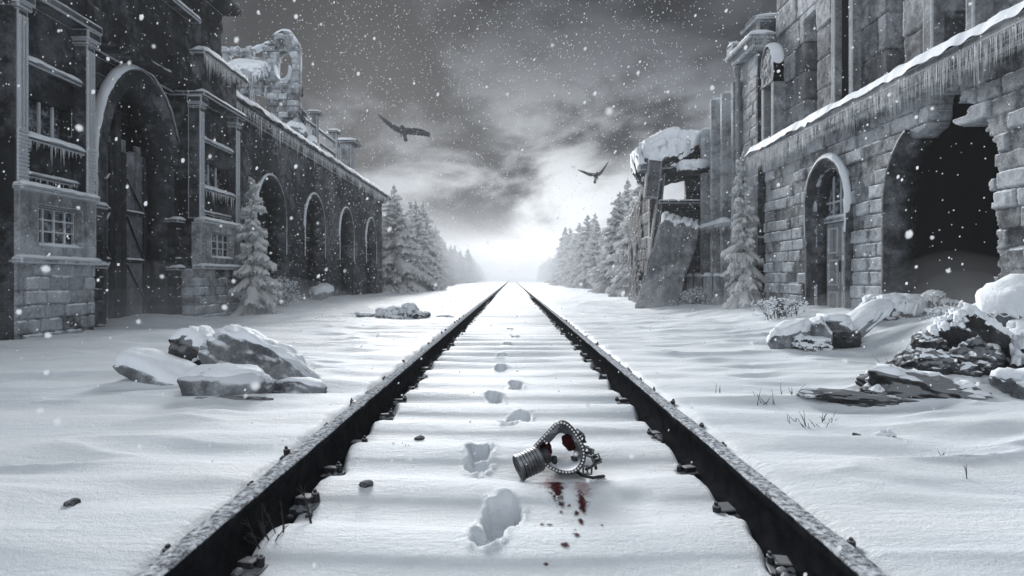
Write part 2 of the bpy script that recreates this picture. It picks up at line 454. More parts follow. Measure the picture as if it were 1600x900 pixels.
def icicles(name, pts, lmin, lmax, per_m, parent, seed=0, rad=.008, spread=(0, 0, 0)):
    """A hanging fringe of icicles under an edge given as a polyline."""
    rg = np.random.RandomState(seed)
    pts = [np.array(p, float) for p in pts]
    V = []; F = []; b = 0
    for a, c in zip(pts, pts[1:]):
        Ls = np.linalg.norm(c - a); k = int(Ls * per_m)
        for i in range(k):
            u = rg.rand()
            p = a + (c - a) * u + np.array(spread) * (rg.rand() * 2 - 1)
            cl = (.5 + .5 * float(noise(u * Ls * 2.2, seed * 1.3, 0, seed) * .7 + noise(u * Ls * 6, seed, 0, seed) * .5)) ** 1.4
            l = lmin + (lmax - lmin) * (cl * .95 + .15 * rg.rand()) * rg.rand() ** 1.2
            r = rad * (.5 + rg.rand()) * (.5 + .5 * l / lmax)
            a0 = rg.rand() * 6
            dx, dy = (rg.rand(2) - .5) * .06 * l
            for q, (rr, zz) in enumerate(((1.0, .015), (.62, -.35), (.3, -.72))):
                for e in range(5):
                    an = a0 + e * 1.2566
                    V.append((p[0] + r * rr * math.cos(an) + dx * -zz, p[1] + r * rr * math.sin(an) + dy * -zz, p[2] + (zz * l if zz < 0 else zz)))
            V.append((p[0] + dx, p[1] + dy, p[2] - l))
            for q in range(2):
                for e in range(5): F.append((b + q*5 + e, b + q*5 + (e+1) % 5, b + (q+1)*5 + (e+1) % 5, b + (q+1)*5 + e))
            for e in range(5): F.append((b + 10 + e, b + 10 + (e+1) % 5, b + 15, b + 15))
            b += 16
    o = mesh_np_tri(name, V, F, M['ice'], parent)
    tag(o, kind='stuff')
    return o

def mesh_np_tri(name, V, F, mat, parent):
    q = np.array([f for f in F if f[2] != f[3]]).reshape(-1, 4); t = np.array([f[:3] for f in F if f[2] == f[3]]).reshape(-1, 3)
    return mesh_np(name, V, [q, t], mat, parent, smooth=True)

def bricks(u, z, bw, bh, seed, mortar=.012, depth=.022, var=.016, missing=.03, rough=.008):
    zz = z + .010 * noise(u * 2.2, z * 2.2, 0, seed + 1) + .004 * noise(u * 9, z * 9, 0, seed + 11)
    row = np.floor(zz / bh)
    off = _h(row, row * 0, row * 0, seed + 2) * bw + (row % 2) * .5 * bw
    uu = u + off + .010 * noise(u * 3, z * 3, 0, seed + 3) + .004 * noise(u * 11, z * 11, 0, seed + 12)
    w = bw
    c = np.floor(uu / w)
    # every brick gets its own length by shifting its joints
    sh0 = (_h(c, row, row * 0, seed + 4) - .5) * .36 * w; sh1 = (_h(c + 1, row, row * 0, seed + 4) - .5) * .36 * w
    lu = uu - c * w - sh0; ru = (c + 1) * w + sh1 - uu
    cc = np.where(lu < 0, c - 1, np.where(ru < 0, c + 1, c))
    eu = np.minimum(np.abs(lu), np.abs(ru)); ez = np.minimum(zz / bh - row, row + 1 - zz / bh) * bh
    e = np.minimum(eu, ez)
    r = _h(cc, row, row * 0, seed + 5); r2 = _h(cc, row, row * 0, seed + 6)
    inside = sstep(mortar * .35, mortar * 1.5, e + .004 * noise(u * 40, z * 40, 0, seed + 7))
    h = -depth * (1 - inside) + inside * var * (r - .5) * 2 + rough * fbm(u * 14, z * 14, r * 9, seed + 8, 4)
    h = np.where(r2 < missing, h - inside * .055, h)
    h = h - .02 * sstep(.45, .75, fbm(u * 3.2, z * 3.2, 0, seed + 10, 4)) * inside
    tone = np.clip(.5 + (r - .5) * .62 + .25 * fbm(u * 1.2, z * 1.2, 0, seed + 13, 3), 0, 1) * (.12 + .88 * inside)
    return h, tone

def render_coat(u, z, seed, rough=.008, bw=.55, bh=.3, show=.15):
    """Rendered wall whose coat has fallen here and there from the masonry behind it."""
    hb, tb = bricks(u, z, bw, bh, seed + 50)
    m = sstep(show, show + .06, fbm(u * .9, z * .8, 0, seed + 51, 5))
    h = rough * fbm(u * 8, z * 8, 0, seed, 4) + .006 * noise(u * 2, z * 2, 0, seed + 1)
    crack = 1 - sstep(.0, .02, np.abs(fbm(u * 1.1, z * 1.1, 0, seed + 2, 5)))
    h = h - .006 * crack
    tone = np.clip(.5 + .5 * fbm(u * 1.5, z * .8, 0, seed + 3, 4), 0, 1)
    return h * (1 - m) + (hb - .02) * m, tone * (1 - m) + tb * m

def wall_grid(name, place, u0, u1, z0, z1, res, relief, mat, parent, hole=None, thick=.3, back=False, tags=None):
    nu = max(2, int(round((u1 - u0) / res)) + 1); nz = max(2, int(round((z1 - z0) / res)) + 1)
    u = np.linspace(u0, u1, nu); z = np.linspace(z0, z1, nz)
    U, Z = np.meshgrid(u, z, indexing='ij')
    h, tone = relief(U.ravel(), Z.ravel())
    h = h.reshape(U.shape)
    cu = (U[:-1, :-1] + U[1:, 1:]) / 2; cz = (Z[:-1, :-1] + Z[1:, 1:]) / 2
    solid = np.ones(cu.shape, bool) if hole is None else ~hole(cu, cz)
    Vf = np.stack(place(U.ravel(), h.ravel(), Z.ravel()), 1)
    Vb = np.stack(place(U.ravel(), np.full(U.size, -thick), Z.ravel()), 1)
    N = nu * nz
    I = np.arange(N).reshape(nu, nz)
    q = lambda a, b, c, d, m: np.stack([a[m], b[m], c[m], d[m]], 1)
    F = [q(I[:-1, :-1], I[1:, :-1], I[1:, 1:], I[:-1, 1:], solid)]
    if back: F.append(q(I[:-1, :-1], I[:-1, 1:], I[1:, 1:], I[1:, :-1], solid) + N)
    pad = np.zeros((nu + 1, nz + 1), bool); pad[1:-1, 1:-1] = solid
    # edges along z at column i between cells (i-1,j) and (i,j)
    a = pad[:-1, 1:-1]; b = pad[1:, 1:-1]            # shape nu, nz-1
    p, r = I[:, :-1], I[:, 1:]
    m = a & ~b; F.append(np.stack([p[m], p[m] + N, r[m] + N, r[m]], 1))
    m = b & ~a; F.append(np.stack([p[m], r[m], r[m] + N, p[m] + N], 1))
    a = pad[1:-1, :-1]; b = pad[1:-1, 1:]
    p, r = I[:-1, :], I[1:, :]
    m = a & ~b; F.append(np.stack([p[m], r[m], r[m] + N, p[m] + N], 1))
    m = b & ~a; F.append(np.stack([p[m], p[m] + N, r[m] + N, r[m]], 1))
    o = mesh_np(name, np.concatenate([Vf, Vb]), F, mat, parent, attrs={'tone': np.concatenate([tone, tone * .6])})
    bm = bmesh.new(); bm.from_mesh(o.data)
    bmesh.ops.recalc_face_normals(bm, faces=bm.faces)
    bm.to_mesh(o.data); bm.free()
    return o

def placeL(X): return lambda u, h, z: (X + h, u, z)          # facade facing the track from the left
def placeR(X): return lambda u, h, z: (X - h, u, z)          # facade facing the track from the right
def placeF(Y): return lambda u, h, z: (u, Y - h, z)          # wall facing the camera

def arch_in(c, hw, spring, rise, base=-9):
    def f(u, z):
        low = (np.abs(u - c) < hw) & (z <= spring) & (z > base)
        up = (z > spring) & (((u - c) / hw) ** 2 + ((z - spring) / rise) ** 2 < 1)
        return low | up
    return f

def arch_path(c, hw, spring, rise, base, n=28, jamb=6):
    p = [(c - hw, base + (spring - base) * k / jamb) for k in range(jamb)]
    p += [(c - hw * math.cos(math.pi * k / n), spring + rise * math.sin(math.pi * k / n)) for k in range(n + 1)]
    p += [(c + hw, spring - (spring - base) * (k + 1) / jamb) for k in range(jamb)]
    return p

def sweep2d(name, path, prof, place, mat, parent, smooth=False, scale=None, seed=0, rough=0.004, closed=True):
    """Sweep a profile (n = away from the opening, b = out of the wall) along a path in the wall's plane."""
    path = np.array(path, float); n = len(path)
    T = np.gradient(path, axis=0); T /= np.linalg.norm(T, axis=1)[:, None] + 1e-9
    Nn = np.stack([-T[:, 1], T[:, 0]], 1)
    prof = np.array(prof, float); m = len(prof)
    V = np.zeros((n, m, 3))
    for j in range(m):
        sc = 1 if scale is None else scale
        o = path + Nn * (prof[j, 0] * sc)[:, None] if scale is not None else path + Nn * prof[j, 0]
        bb = prof[j, 1] * (sc if scale is not None else 1) + rough * noise(path[:, 0] * 30, path[:, 1] * 30, j, seed)
        o = o + Nn * (rough * noise(path[:, 0] * 26, path[:, 1] * 26, j + 20, seed + 1))[:, None]
        x, y, z = place(o[:, 0], bb * np.ones(n), o[:, 1])
        V[:, j, 0] = x; V[:, j, 1] = y; V[:, j, 2] = z
    I = np.arange(n * m).reshape(n, m)
    if closed: J = np.roll(I, -1, 1); A, B = I, J
    else: A, B = I[:, :-1], I[:, 1:]
    F = np.stack([A[:-1].ravel(), A[1:].ravel(), B[1:].ravel(), B[:-1].ravel()], 1)
    o = mesh_np(name, V.reshape(-1, 3), F, mat, parent, smooth=smooth)
    bm = bmesh.new(); bm.from_mesh(o.data); bmesh.ops.recalc_face_normals(bm, faces=bm.faces); bm.to_mesh(o.data); bm.free()
    return o

def densify(path, step):
    path = np.array(path, float); L = np.concatenate([[0], np.cumsum(np.linalg.norm(np.diff(path, axis=0), axis=1))])
    s = np.linspace(0, L[-1], max(3, int(L[-1] / step)))
    return np.stack([np.interp(s, L, path[:, k]) for k in range(2)], 1)

def snow_on_arch(name, path, place, parent, thick, b0, b1, seed=0):
    """Snow lying on the back of an arch: thick at the crown, thinning down the flanks."""
    p = densify(path, .025)
    T = np.gradient(p, axis=0); T /= np.linalg.norm(T, axis=1)[:, None] + 1e-9
    up = np.clip(T[:, 0], 0, 1)
    k = (.22 + .9 * up ** .7) * (1 + .3 * fbm(p[:, 0] * 5, p[:, 1] * 5, 0, seed, 3))
    q_ = np.linspace(0, 1, len(p)); k = k * np.minimum(1, np.minimum(q_, 1 - q_) / .22) ** .8
    bm_ = (b0 + b1) / 2; bw = (b1 - b0) / 2
    prof = [(math.sin(a) , math.cos(a)) for a in np.linspace(0, math.pi, 9)]
    n = len(p); m = len(prof)
    Nn = np.stack([-T[:, 1], T[:, 0]], 1)
    V = np.zeros((n, m, 3))
    for j, (a, b) in enumerate(prof):
        q = p + Nn * (a * thick * k - .006)[:, None]
        bb = bm_ + b * bw * (1 + .15 * noise(p[:, 0] * 12, p[:, 1] * 12, b, seed + 2))
        x, y, z = place(q[:, 0], bb, q[:, 1]); V[:, j, 0] = x; V[:, j, 1] = y; V[:, j, 2] = z
    I = np.arange(n * m).reshape(n, m)
    F = np.stack([I[:-1, :-1].ravel(), I[1:, :-1].ravel(), I[1:, 1:].ravel(), I[:-1, 1:].ravel()], 1)
    o = mesh_np(name, V.reshape(-1, 3), F, M['snow'], parent, smooth=True)
    bm = bmesh.new(); bm.from_mesh(o.data); bmesh.ops.recalc_face_normals(bm, faces=bm.faces); bm.to_mesh(o.data); bm.free()
    return o

def ico(sub):
    bm = bmesh.new(); bmesh.ops.create_icosphere(bm, subdivisions=sub, radius=1)
    V = np.array([v.co[:] for v in bm.verts]); F = np.array([[v.index for v in f.verts] for f in bm.faces]); bm.free()
    return V, F
ICO = {k: ico(k) for k in (2, 3, 4, 5)}

def rock_shape(size, seed, boxy=0., cuts=9, sub=4, rough=.06, rot=(0, 0, 0), shear=0.0, jag=0.0):
    V, F = ICO[sub]; V = V.copy(); rg = np.random.RandomState(seed)
    if boxy > 0:
        mx = np.abs(V).max(1)[:, None]; V = V / mx ** boxy
    for i in range(cuts):
        n = rg.randn(3); n /= np.linalg.norm(n); d = .55 + .3 * rg.rand()
        d = d * (1.25 if boxy > 0 else 1)
        k = V @ n - d; k = np.clip(k, 0, None); V = V - n * k[:, None]
    V = V * (1 + rough * fbm(V[:, 0] * 2.5, V[:, 1] * 2.5, V[:, 2] * 2.5, seed, 4)[:, None])
    V = V + .03 * np.stack([noise(V[:, 0] * 9, V[:, 1] * 9, V[:, 2] * 9, seed + k) for k in range(3)], 1) * (rough / .06)
    if jag > 0:
        rd = 1 - 2 * np.abs(fbm(V[:, 0] * 2.2, V[:, 1] * 2.2, V[:, 2] * 2.2, seed + 60, 5, .6)) ** .7
        V = V * (1 + jag * rd)[:, None] + jag * .35 * np.stack([np.round(noise(V[:, 0] * 5, V[:, 1] * 5, V[:, 2] * 5, seed + 70 + k) * 3) / 3 for k in range(3)], 1)
    V = V * np.array(size) * .5
    V[:, 0] += shear * V[:, 2]
    Rm = np.array(Euler(rot).to_matrix())
    return V @ Rm.T, F

def add_cap(V, F, parent, thick, seed, lo=.25, hi=.7, name='snow_cap', frac=1.0):
    """Snow resting on the upward faces of a shape, feathering to nothing at its rim."""
    fn = np.cross(V[F[:, 1]] - V[F[:, 0]], V[F[:, 2]] - V[F[:, 0]])
    vn = np.zeros_like(V)
    for k in range(3): np.add.at(vn, F[:, k], fn)
    vn /= np.linalg.norm(vn, axis=1)[:, None] + 1e-12
    s = 1 / max(np.ptp(V, axis=0).max(), 1e-6)
    nzv = vn[:, 2] + .28 * fbm(V[:, 0] * s * 7, V[:, 1] * s * 7, V[:, 2] * s * 7, seed, 4) - (1 - frac) * .6
    k = sstep(lo, hi, nzv)
    keep = (k[F] > .001).any(1)
    if keep.sum() < 4: return None
    d = thick * k * (1 + .3 * fbm(V[:, 0] * s * 5, V[:, 1] * s * 5, 0, seed + 4, 3)) - .004 * (k < .02)
    W = V + np.stack([vn[:, 0] * d * .3, vn[:, 1] * d * .3, d], 1)
    return mesh_np(name, W, F[keep], M['snow'], parent, smooth=True)

def rock(name, label, cat, loc, size, seed, mat='rock', boxy=0., rot=(0, 0, 0), cap=.03, group=None, cuts=9, rough=.06, sub=4, lo=.25, hi=.7, frac=1., shear=0., jag=None):
    if jag is None: jag = .16 if mat == 'darkrock' else .05
    if jag > .1: sub = max(sub, 5)
    V, F = rock_shape(size, seed, boxy, cuts, sub, rough, rot, shear, jag)
    o = mesh_np(name, V, F, M[mat]); o.location = loc
    tag(o, label, cat, group)
    if cap > 0: add_cap(V, F, o, cap, seed + 5, lo, hi, frac=frac)
    return o

# ------------------------------------------------------------------ rails
def rail(x0, label):
    s = 1 if x0 > 0 else -1
    prof = [(-.030, .150), (-.025, .156), (.025, .156), (.030, .150), (.030, .124), (.011, .110), (.009, .035), (.022, .022), (.066, .012), (.066, .0), (-.066, .0), (-.066, .012), (-.022, .022), (-.009, .035), (-.011, .110), (-.030, .124)]
    yy = axis([(-6, 1, 1, .1), (1, 8, .035, .06), (8, 30, .1, .5), (30, 420, 1, 30)])
    n = len(yy); m = len(prof)
    V = np.zeros((n, m, 3))
    for j, (a, z) in enumerate(prof):
        w = .0012 * noise(yy * 9, 0 * yy, j, 3)
        V[:, j, 0] = x0 + a + w; V[:, j, 1] = yy; V[:, j, 2] = z - .006 + .0012 * noise(yy * 7, 0 * yy, j, 6)
    I = np.arange(n * m).reshape(n, m); J = np.roll(I, -1, 1)
    F = np.stack([I[:-1].ravel(), I[1:].ravel(), J[1:].ravel(), J[:-1].ravel()], 1)
    e = thing('rail', label, 'rail', (x0, 0, 0))
    V[:, :, 0] -= x0
    mesh_np('rail_bar', V.reshape(-1, 3), F, M['rail'], e)
    # rime and driven snow left on the running surface
    yc = axis([(1, 8, .012, .03), (8, 40, .05, .3)])
    return e

rails = {-1: rail(-.75, 'frost-dusted rail on the left, its dark inner side turned to the footprints'),
         1: rail(.75, 'frost-dusted rail on the right, curving dark past the gas mask side')}
rails[1]['label'] = 'frost-dusted steel rail running on the gas mask side of the footprints'
rails[-1]['label'] = 'frost-dusted steel rail running between the footprints and the grey boulder pile'

def clip_mb(seed, inner):
    r = random.Random(seed); b = MB()
    b.box(-.05, .020 + .02 * r.random(), -.036 - .01 * r.random(), .036, -.03, .008)
    b.box(-.045, .004, -.024 - .01 * r.random(), .022, .006, .022 + .010 * r.random(), Matrix.Rotation(r.uniform(-.12, .12), 4, 'X'))
    cx = .004 + .014 * r.random(); cy = r.uniform(-.014, .014); tl = r.uniform(-.012, .012); n = 6; rr = .014; a0 = r.random()
    ring = lambda z, q: [(cx + tl * z * 20 + q * math.cos(a0 + k * math.pi / 3), cy + q * math.sin(a0 + k * math.pi / 3), z) for k in range(n)]
    for z0, z1, q in ((.006, .030 + .01 * r.random(), rr), (.030, .044, rr * .5)):
        v = ring(z0, q) + ring(z1, q * .92); b.add(v, [tuple(range(5, -1, -1)), tuple(range(6, 12))] + [(k, (k+1) % 6, (k+1) % 6 + 6, k + 6) for k in range(6)])
    for q in range(5):
        V, F = rock_shape((r.uniform(.02, .05),) * 3, seed * 9 + q, 0, 6, 2, .2); b.add(V + np.array([r.uniform(-.05, .03), r.uniform(-.07, .07), r.uniform(-.012, .006)]), [tuple(f) for f in F])
    return b
clip_protos = []
for side, e in rails.items():
    for k in range(44):
        y = .64 + SLEEP * k + .0
        r = random.Random(k * 7 + side)
        for inner in (True, False):
            if (not inner and (k > 26 or r.random() < .3)) or (inner and r.random() < .08): continue
            if len(clip_protos) < 7:
                o = clip_mb(len(clip_protos) + 3, inner).build('rail_clip', M['iron'], e, bevel=.003); clip_protos.append(o)
            else:
                o = clip_protos[r.randrange(7)].copy(); link(o, e)
            o.parent = e
            sx = -side if inner else side
            zz = (.016 + r.uniform(-.014, .008)) if inner else (.075 + r.uniform(-.012, .01))
            o.location = (sx * ((.078 if inner else .085) + r.uniform(-.006, .026)), y + r.uniform(-.05, .05), zz)
            o.rotation_euler = (0, 0, (0 if sx > 0 else math.pi) + r.uniform(-.35, .35))
            o.scale = (r.uniform(.8, 1.15), r.uniform(.7, 1.2), r.uniform(.8, 1.2) if inner else r.uniform(.6, 1.0))

sleeper_proto = None
for k in range(40):
    y = .64 + SLEEP * k
    if sleeper_proto is None:
        b = MB(); b.box(-1.12, 1.12, -.11, .11, -.22, -.068)
        o = sleeper_proto = b.build('sleeper', M['darkwood'], None, bevel=.012)
        tag(o, 'tarred wooden sleeper sunk in snow under the two rails', 'railway sleeper', 'sleepers buried under the track')
    else:
        o = sleeper_proto.copy(); link(o)
    o.location = (rnd.uniform(-.03, .03), y, rnd.uniform(-.008, .004)); o.rotation_euler = (0, 0, rnd.uniform(-.012, .012))

# ------------------------------------------------------------------ LEFT: gatehouse building
def box_part(name, mat, parent, x0, x1, y0, y1, z0, z1, bevel=.01):
    b = MB(); b.box(x0, x1, y0, y1, z0, z1); return b.build(name, M[mat], parent, bevel)

XM, XB = -5.70, -5.20
gh = thing('gatehouse_building', 'soot-black brick building with a tall arched gate and barred windows', 'building', (0, 0, 0))
gate_hole = arch_in(8.71, .70, 2.30, 1.30)
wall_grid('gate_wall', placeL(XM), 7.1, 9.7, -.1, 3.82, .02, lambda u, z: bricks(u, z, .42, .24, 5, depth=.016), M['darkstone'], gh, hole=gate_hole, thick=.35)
# arch ring round the gate
ap = densify(arch_path(8.71, .70, 2.30, 1.30, -.05), .04)
sweep2d('gate_arch', ap, [(-.02, -.34), (-.02, .05), (.05, .075), (.20, .075), (.215, .13), (.30, .13), (.30, -.02)], placeL(XM), M['darktrim'], gh, seed=3)
ap2 = densify(arch_path(8.71, 1.0, 2.30, 1.60, 1.6), .03)
snow_on_arch('arch_snow', ap2, placeL(XM), gh, .085, .0, .16, seed=4)
# gate leaves
def gate_leaf(name, u0, u1, z1, X, rotz, seed):
    e = bpy.data.objects.new(name, None); link(e, gh); e.location = (X, u0, 0); e.rotation_euler = (0, 0, rotz)
    r = random.Random(seed); b = MB(); w = (u1 - u0); n = 5
    for k in range(n):
        a = w * k / n + .004; c = w * (k + 1) / n - .004
        b.box(-.03 + r.uniform(-.006, .006), .02 + r.uniform(-.006, .006), a, c, -.1, z1 - r.uniform(0, .25))
    b.build('planking', M['wood'], e, bevel=.004)
    f = MB()
    f.box(.022, .055, 0, .09, -.1, z1 - .2); f.box(.022, .055, w - .09, w, -.1, z1 - .2)
    f.build('stile', M['darkwood'], e, bevel=.005)
    for zz in (1.0, 1.75):
        b = MB(); b.box(.024, .062, .09, w - .09, zz, zz + .055); o = b.build('ledger', M['darkwood'], e, bevel=.004)
        snow_strip('ledger_snow', [(.045, .09, zz + .055), (.045, w - .09, zz + .055)], .05, .022, o, seed=seed + int(zz * 10))
    def diag(za, ya, zb, yb):
        b = MB(); b.tube([(.05, ya, za), (.05, yb, zb)], .018, 6); o = b.build('brace', M['iron'], e)
        snow_strip('brace_snow', [(.05, ya, za + .018), (.05, yb, zb + .018)], .03, .013, o, seed=seed + 3)
    diag(1.82, .1, 2.3, w - .1) if seed % 2 else diag(2.3, .1, 1.82, w - .1)
    diag(1.72, .1, 1.08, w - .1); diag(.98, .1, .45, w - .1) if seed % 2 == 0 else diag(.45, .1, .98, w - .1)
    diag(1.08, .1, 1.72, w - .1) if seed % 2 else None
    return e
gate_leaf('gate_leaf', 8.03, 8.66, 3.0, -6.0, 0.06, 1)
gate_leaf('gate_leaf', 8.80, 9.40, 2.9, -6.0, 0.0, 2)
box_part('gate_post', 'darkwood', gh, -6.06, -5.96, 8.665, 8.795, -.1, 3.3)
# interior darkness
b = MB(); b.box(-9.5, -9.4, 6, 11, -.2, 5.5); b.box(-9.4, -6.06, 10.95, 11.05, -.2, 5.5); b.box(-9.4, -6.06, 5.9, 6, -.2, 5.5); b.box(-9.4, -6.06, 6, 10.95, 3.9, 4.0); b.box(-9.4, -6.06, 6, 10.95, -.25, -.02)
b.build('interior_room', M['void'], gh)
# jamb piers with small snowy ledges
for (u0, u1, xx) in ((7.45, 7.70, -5.46), (9.42, 9.585, -5.50)):
    wall_grid('jamb_pier', placeL(xx), u0, u1, -.1, 1.72, .02, lambda u, z: bricks(u, z, .2, .16, 15), M['darkstone'], gh, thick=.25)
    for zz in (.93, 1.72):
        o = box_part('pier_ledge', 'darktrim', gh, xx - .2, xx + .05, u0 - .03, u1 + .03, zz - .04, zz + .02)
        snow_strip('ledge_snow', [(xx - .02, u0 - .03, zz + .02), (xx - .02, u1 + .03, zz + .02)], .16, .035, o, seed=int(u0 * 10))
# entablature over the gate
o = box_part('entablature', 'darktrim', gh, XM - .1, XM + .10, 7.05, 9.6, 3.84, 3.93)
snow_strip('entablature_snow', [(XM + .05, 7.05, 3.93), (XM + .05, 9.6, 3.93)], .12, .03, o, seed=12)
for zz, a, c in ((2.95, 9.72 - .05, 9.69), (3.35, 7.05, 7.55), (3.0, 7.05, 7.5)):
    pass
for (zz, a, c) in ((3.42, 7.08, 7.62), (3.05, 9.62 - .34, 9.6), (2.55, 9.5, 9.6)):
    o = box_part('string_course', 'darktrim', gh, XM - .05, XM + .04, a if a > 9 and zz < 3 else a, c, zz, zz + .03, .005)
    snow_strip('course_snow', [(XM + .02, a, zz + .03), (XM + .02, c, zz + .03)], .05, .016, o, seed=int(zz * 10))

def bay(u0, u1, label_seed, attic_ledge):
    w = u1 - u0; pw = .13
    s = label_seed
    # brick base
    wall_grid('bay_base', placeL(XB), u0, u1, -.15, .92, .012, lambda u, z: bricks(u, z, .30, .155, 21 + s, depth=.018), M['stone'], gh, thick=.5)
    b = MB(); b.box(XM, XB - .03, u0 + .002, u0 + .06, -.15, 3.8); b.build('bay_flank', M['darkstone'], gh)
    b = MB(); b.box(XM, XB - .03, u1 - .06, u1 - .002, -.15, 3.8); b.build('bay_flank', M['darkstone'], gh)
    o = box_part('bay_sill', 'trim', gh, XB - .12, XB + .07, u0 - .03, u1 + .03, .92, .985, .012)
    snow_strip('sill_snow', [(XB + .02, u0 - .03, .985), (XB + .02, u1 + .03, .985)], .12, .03, o, seed=30 + s)
    # lower window panel
    wu0, wu1 = u0 + w * .23, u0 + w * .80
    hole = lambda u, z: (u > wu0) & (u < wu1) & (z > 1.13) & (z < 1.57)
    wall_grid('window_panel', placeL(XB + .02), u0, u1, .985, 1.70, .012, lambda u, z: render_coat(u, z, 33 + s, .006, show=.5), M['trim'], gh, hole=hole, thick=.16)
    o = box_part('panel_cap', 'trim', gh, XB - .1, XB + .06, u0 - .02, u1 + .02, 1.70, 1.76, .015)
    snow_strip('cap_snow', [(XB, u0 - .02, 1.76), (XB, u1 + .02, 1.76)], .15, .045, o, seed=35 + s)
    win = MB(); win.box(XB - .10, XB - .07, wu0, wu1, 1.13, 1.165); win.box(XB - .10, XB - .07, wu0, wu1, 1.535, 1.57)
    win.box(XB - .10, XB - .07, wu0, wu0 + .035, 1.165, 1.535); win.box(XB - .10, XB - .07, wu1 - .035, wu1, 1.165, 1.535)
    fo = win.build('window', M['darktrim'], gh, bevel=.004)
    gb = MB()
    for k in range(1, 4): gb.box(XB - .096, XB - .074, wu0 + (wu1 - wu0) * k / 4 - .008, wu0 + (wu1 - wu0) * k / 4 + .008, 1.165, 1.535)
    for zz in (1.29, 1.42): gb.box(XB - .099, XB - .071, wu0 + .035, wu1 - .035, zz - .008, zz + .008)
    gb.build('glazing_bars', M['trim'], fo)
    b = MB(); b.box(XB - .115, XB - .108, wu0, wu1, 1.13, 1.57); b.build('pane', M['glass'], fo)
    b = MB(); b.box(XB - .155, XB - .05, wu0 - .02, wu1 + .02, 1.085, 1.13); o = b.build('window_sill', M['trim'], gh, bevel=.006)
    snow_strip('sill_snow', [(XB - .05, wu0, 1.13), (XB - .05, wu1, 1.13)], .09, .03, o, seed=36 + s)
    # upper recessed front between pilasters
    XR = XB - .16
    hole2 = lambda u, z: (u > u0 + pw + .03) & (u < u1 - pw - .06) & (z > 2.37) & (z < 2.78)
    wall_grid('bay_front', placeL(XR), u0 + pw, u1 - pw, 1.72, 3.80, .02, lambda u, z: render_coat(u, z, 40 + s, .008, .2, .5, show=.35), M['darkstone'], gh, hole=hole2, thick=.12)
    b = MB(); b.box(XR - .16, XR - .14, u0 + pw, u1 - pw, 2.3, 2.85); b.build('pane', M['glass'], gh)
    for k in range(1, 4):
        bars = MB(); uu = u0 + pw + .03 + (w - 2 * pw - .09) * k / 4; bars.box(XR - .08, XR - .055, uu - .011, uu + .011, 2.37, 2.78)
        bars.build('window_bar', M['trim'], gh)
    for (zz, d, hh, ic) in ((2.31, .16, .06, .30), (3.15, .12, .05, .0), (1.92, .08, .025, .1)):
        o = box_part('bay_ledge', 'darktrim', gh, XR - .05, XR + d - .02, u0 + pw, u1 - pw - .002, zz - .05, zz, .008)
        snow_strip('ledge_snow', [(XR + d * .45, u0 + pw, zz), (XR + d * .45, u1 - pw, zz)], d * 1.1, hh, o, seed=int(zz * 10) + s)
        if ic: icicles('icicle_fringe', [(XR + d - .03, u0 + pw + .01, zz - .04), (XR + d - .03, u1 - pw - .01, zz - .04)], .03, ic, 55, o, seed=int(zz * 10) + s, rad=.006)
    for uu in (u0, u1 - pw):
        p = MB(); p.box(XB - .2, XB, uu, uu + pw, 1.765, 3.62)
        for k in range(3): p.box(XB, XB + .018, uu + .012 + k * .042, uu + .034 + k * .042, 2.35, 3.55)
        for k in range(14): p.box(XB - .001, XB + .014, uu - .006, uu + pw + .006, 1.80 + k * .04, 1.822 + k * .04)
        p.build('pilaster', M['darktrim'], gh, bevel=.004)
        c = MB(); c.box(XB - .2, XB + .03, uu - .03, uu + pw + .03, 3.62, 3.68); c.box(XB - .2, XB + .05, uu - .05, uu + pw + .05, 3.682, 3.80)
        c.build('capital', M['darktrim'], gh, bevel=.012)
bay(6.06, 7.18, 0, False)
bay(9.60, 11.0, 3, True)
o = box_part('entablature', 'darktrim', gh, XM - .1, XB + .06, 6.0, 7.24, 3.803, 3.90)
snow_strip('entablature_snow', [(XB - .02, 6.0, 3.90), (XB - .02, 7.24, 3.90)], .16, .025, o, seed=50)
# second bay's upper storey with its icicle curtain
o = box_part('entablature', 'darktrim', gh, XM - .1, XB + .10, 9.55, 11.1, 3.803, 3.88)
snow_strip('entablature_snow', [(XB + .02, 9.55, 3.88), (XB + .02, 11.1, 3.88)], .15, .045, o, seed=51)
wall_grid('bay_attic', placeL(XB - .06), 9.62, 11.0, 3.88, 4.50, .02, lambda u, z: render_coat(u, z, 60, .008), M['arcade'], gh, thick=.4)
o = box_part('bay_cornice', 'darktrim', gh, XM, XB + .10, 9.55, 11.12, 4.50, 4.57)
snow_strip('cornice_snow', [(XB, 9.55, 4.57), (XB, 11.12, 4.57)], .26, .10, o, seed=52)
icicles('icicle_fringe', [(XB + .08, 9.57, 4.51), (XB + .08, 11.1, 4.51)], .08, .55, 120, o, seed=5, rad=.006)
# attic over everything
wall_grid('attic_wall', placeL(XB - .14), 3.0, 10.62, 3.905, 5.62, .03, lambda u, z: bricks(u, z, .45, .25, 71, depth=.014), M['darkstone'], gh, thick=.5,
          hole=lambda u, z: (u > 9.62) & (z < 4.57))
o = box_part('attic_ledge', 'darktrim', gh, XB - .14, XB + .04, 7.4, 9.58, 5.0, 5.06)
snow_strip('ledge_snow', [(XB - .02, 7.4, 5.06), (XB - .02, 9.58, 5.06)], .13, .05, o, seed=54)
o = box_part('eave', 'darkwood', gh, -9.6, XB + .16, 2.0, 10.72, 5.63, 5.75)
snow_strip('eave_snow', [(XB - .1, 2.0, 5.75), (XB - .1, 10.72, 5.75)], .5, .06, o, seed=55, res=.1)
wall_grid('end_wall', placeF(6.02), -9.5, XB - .04, -.2, 5.6, .05, lambda u, z: bricks(u, z, .42, .24, 75), M['darkstone'], gh, thick=.1)
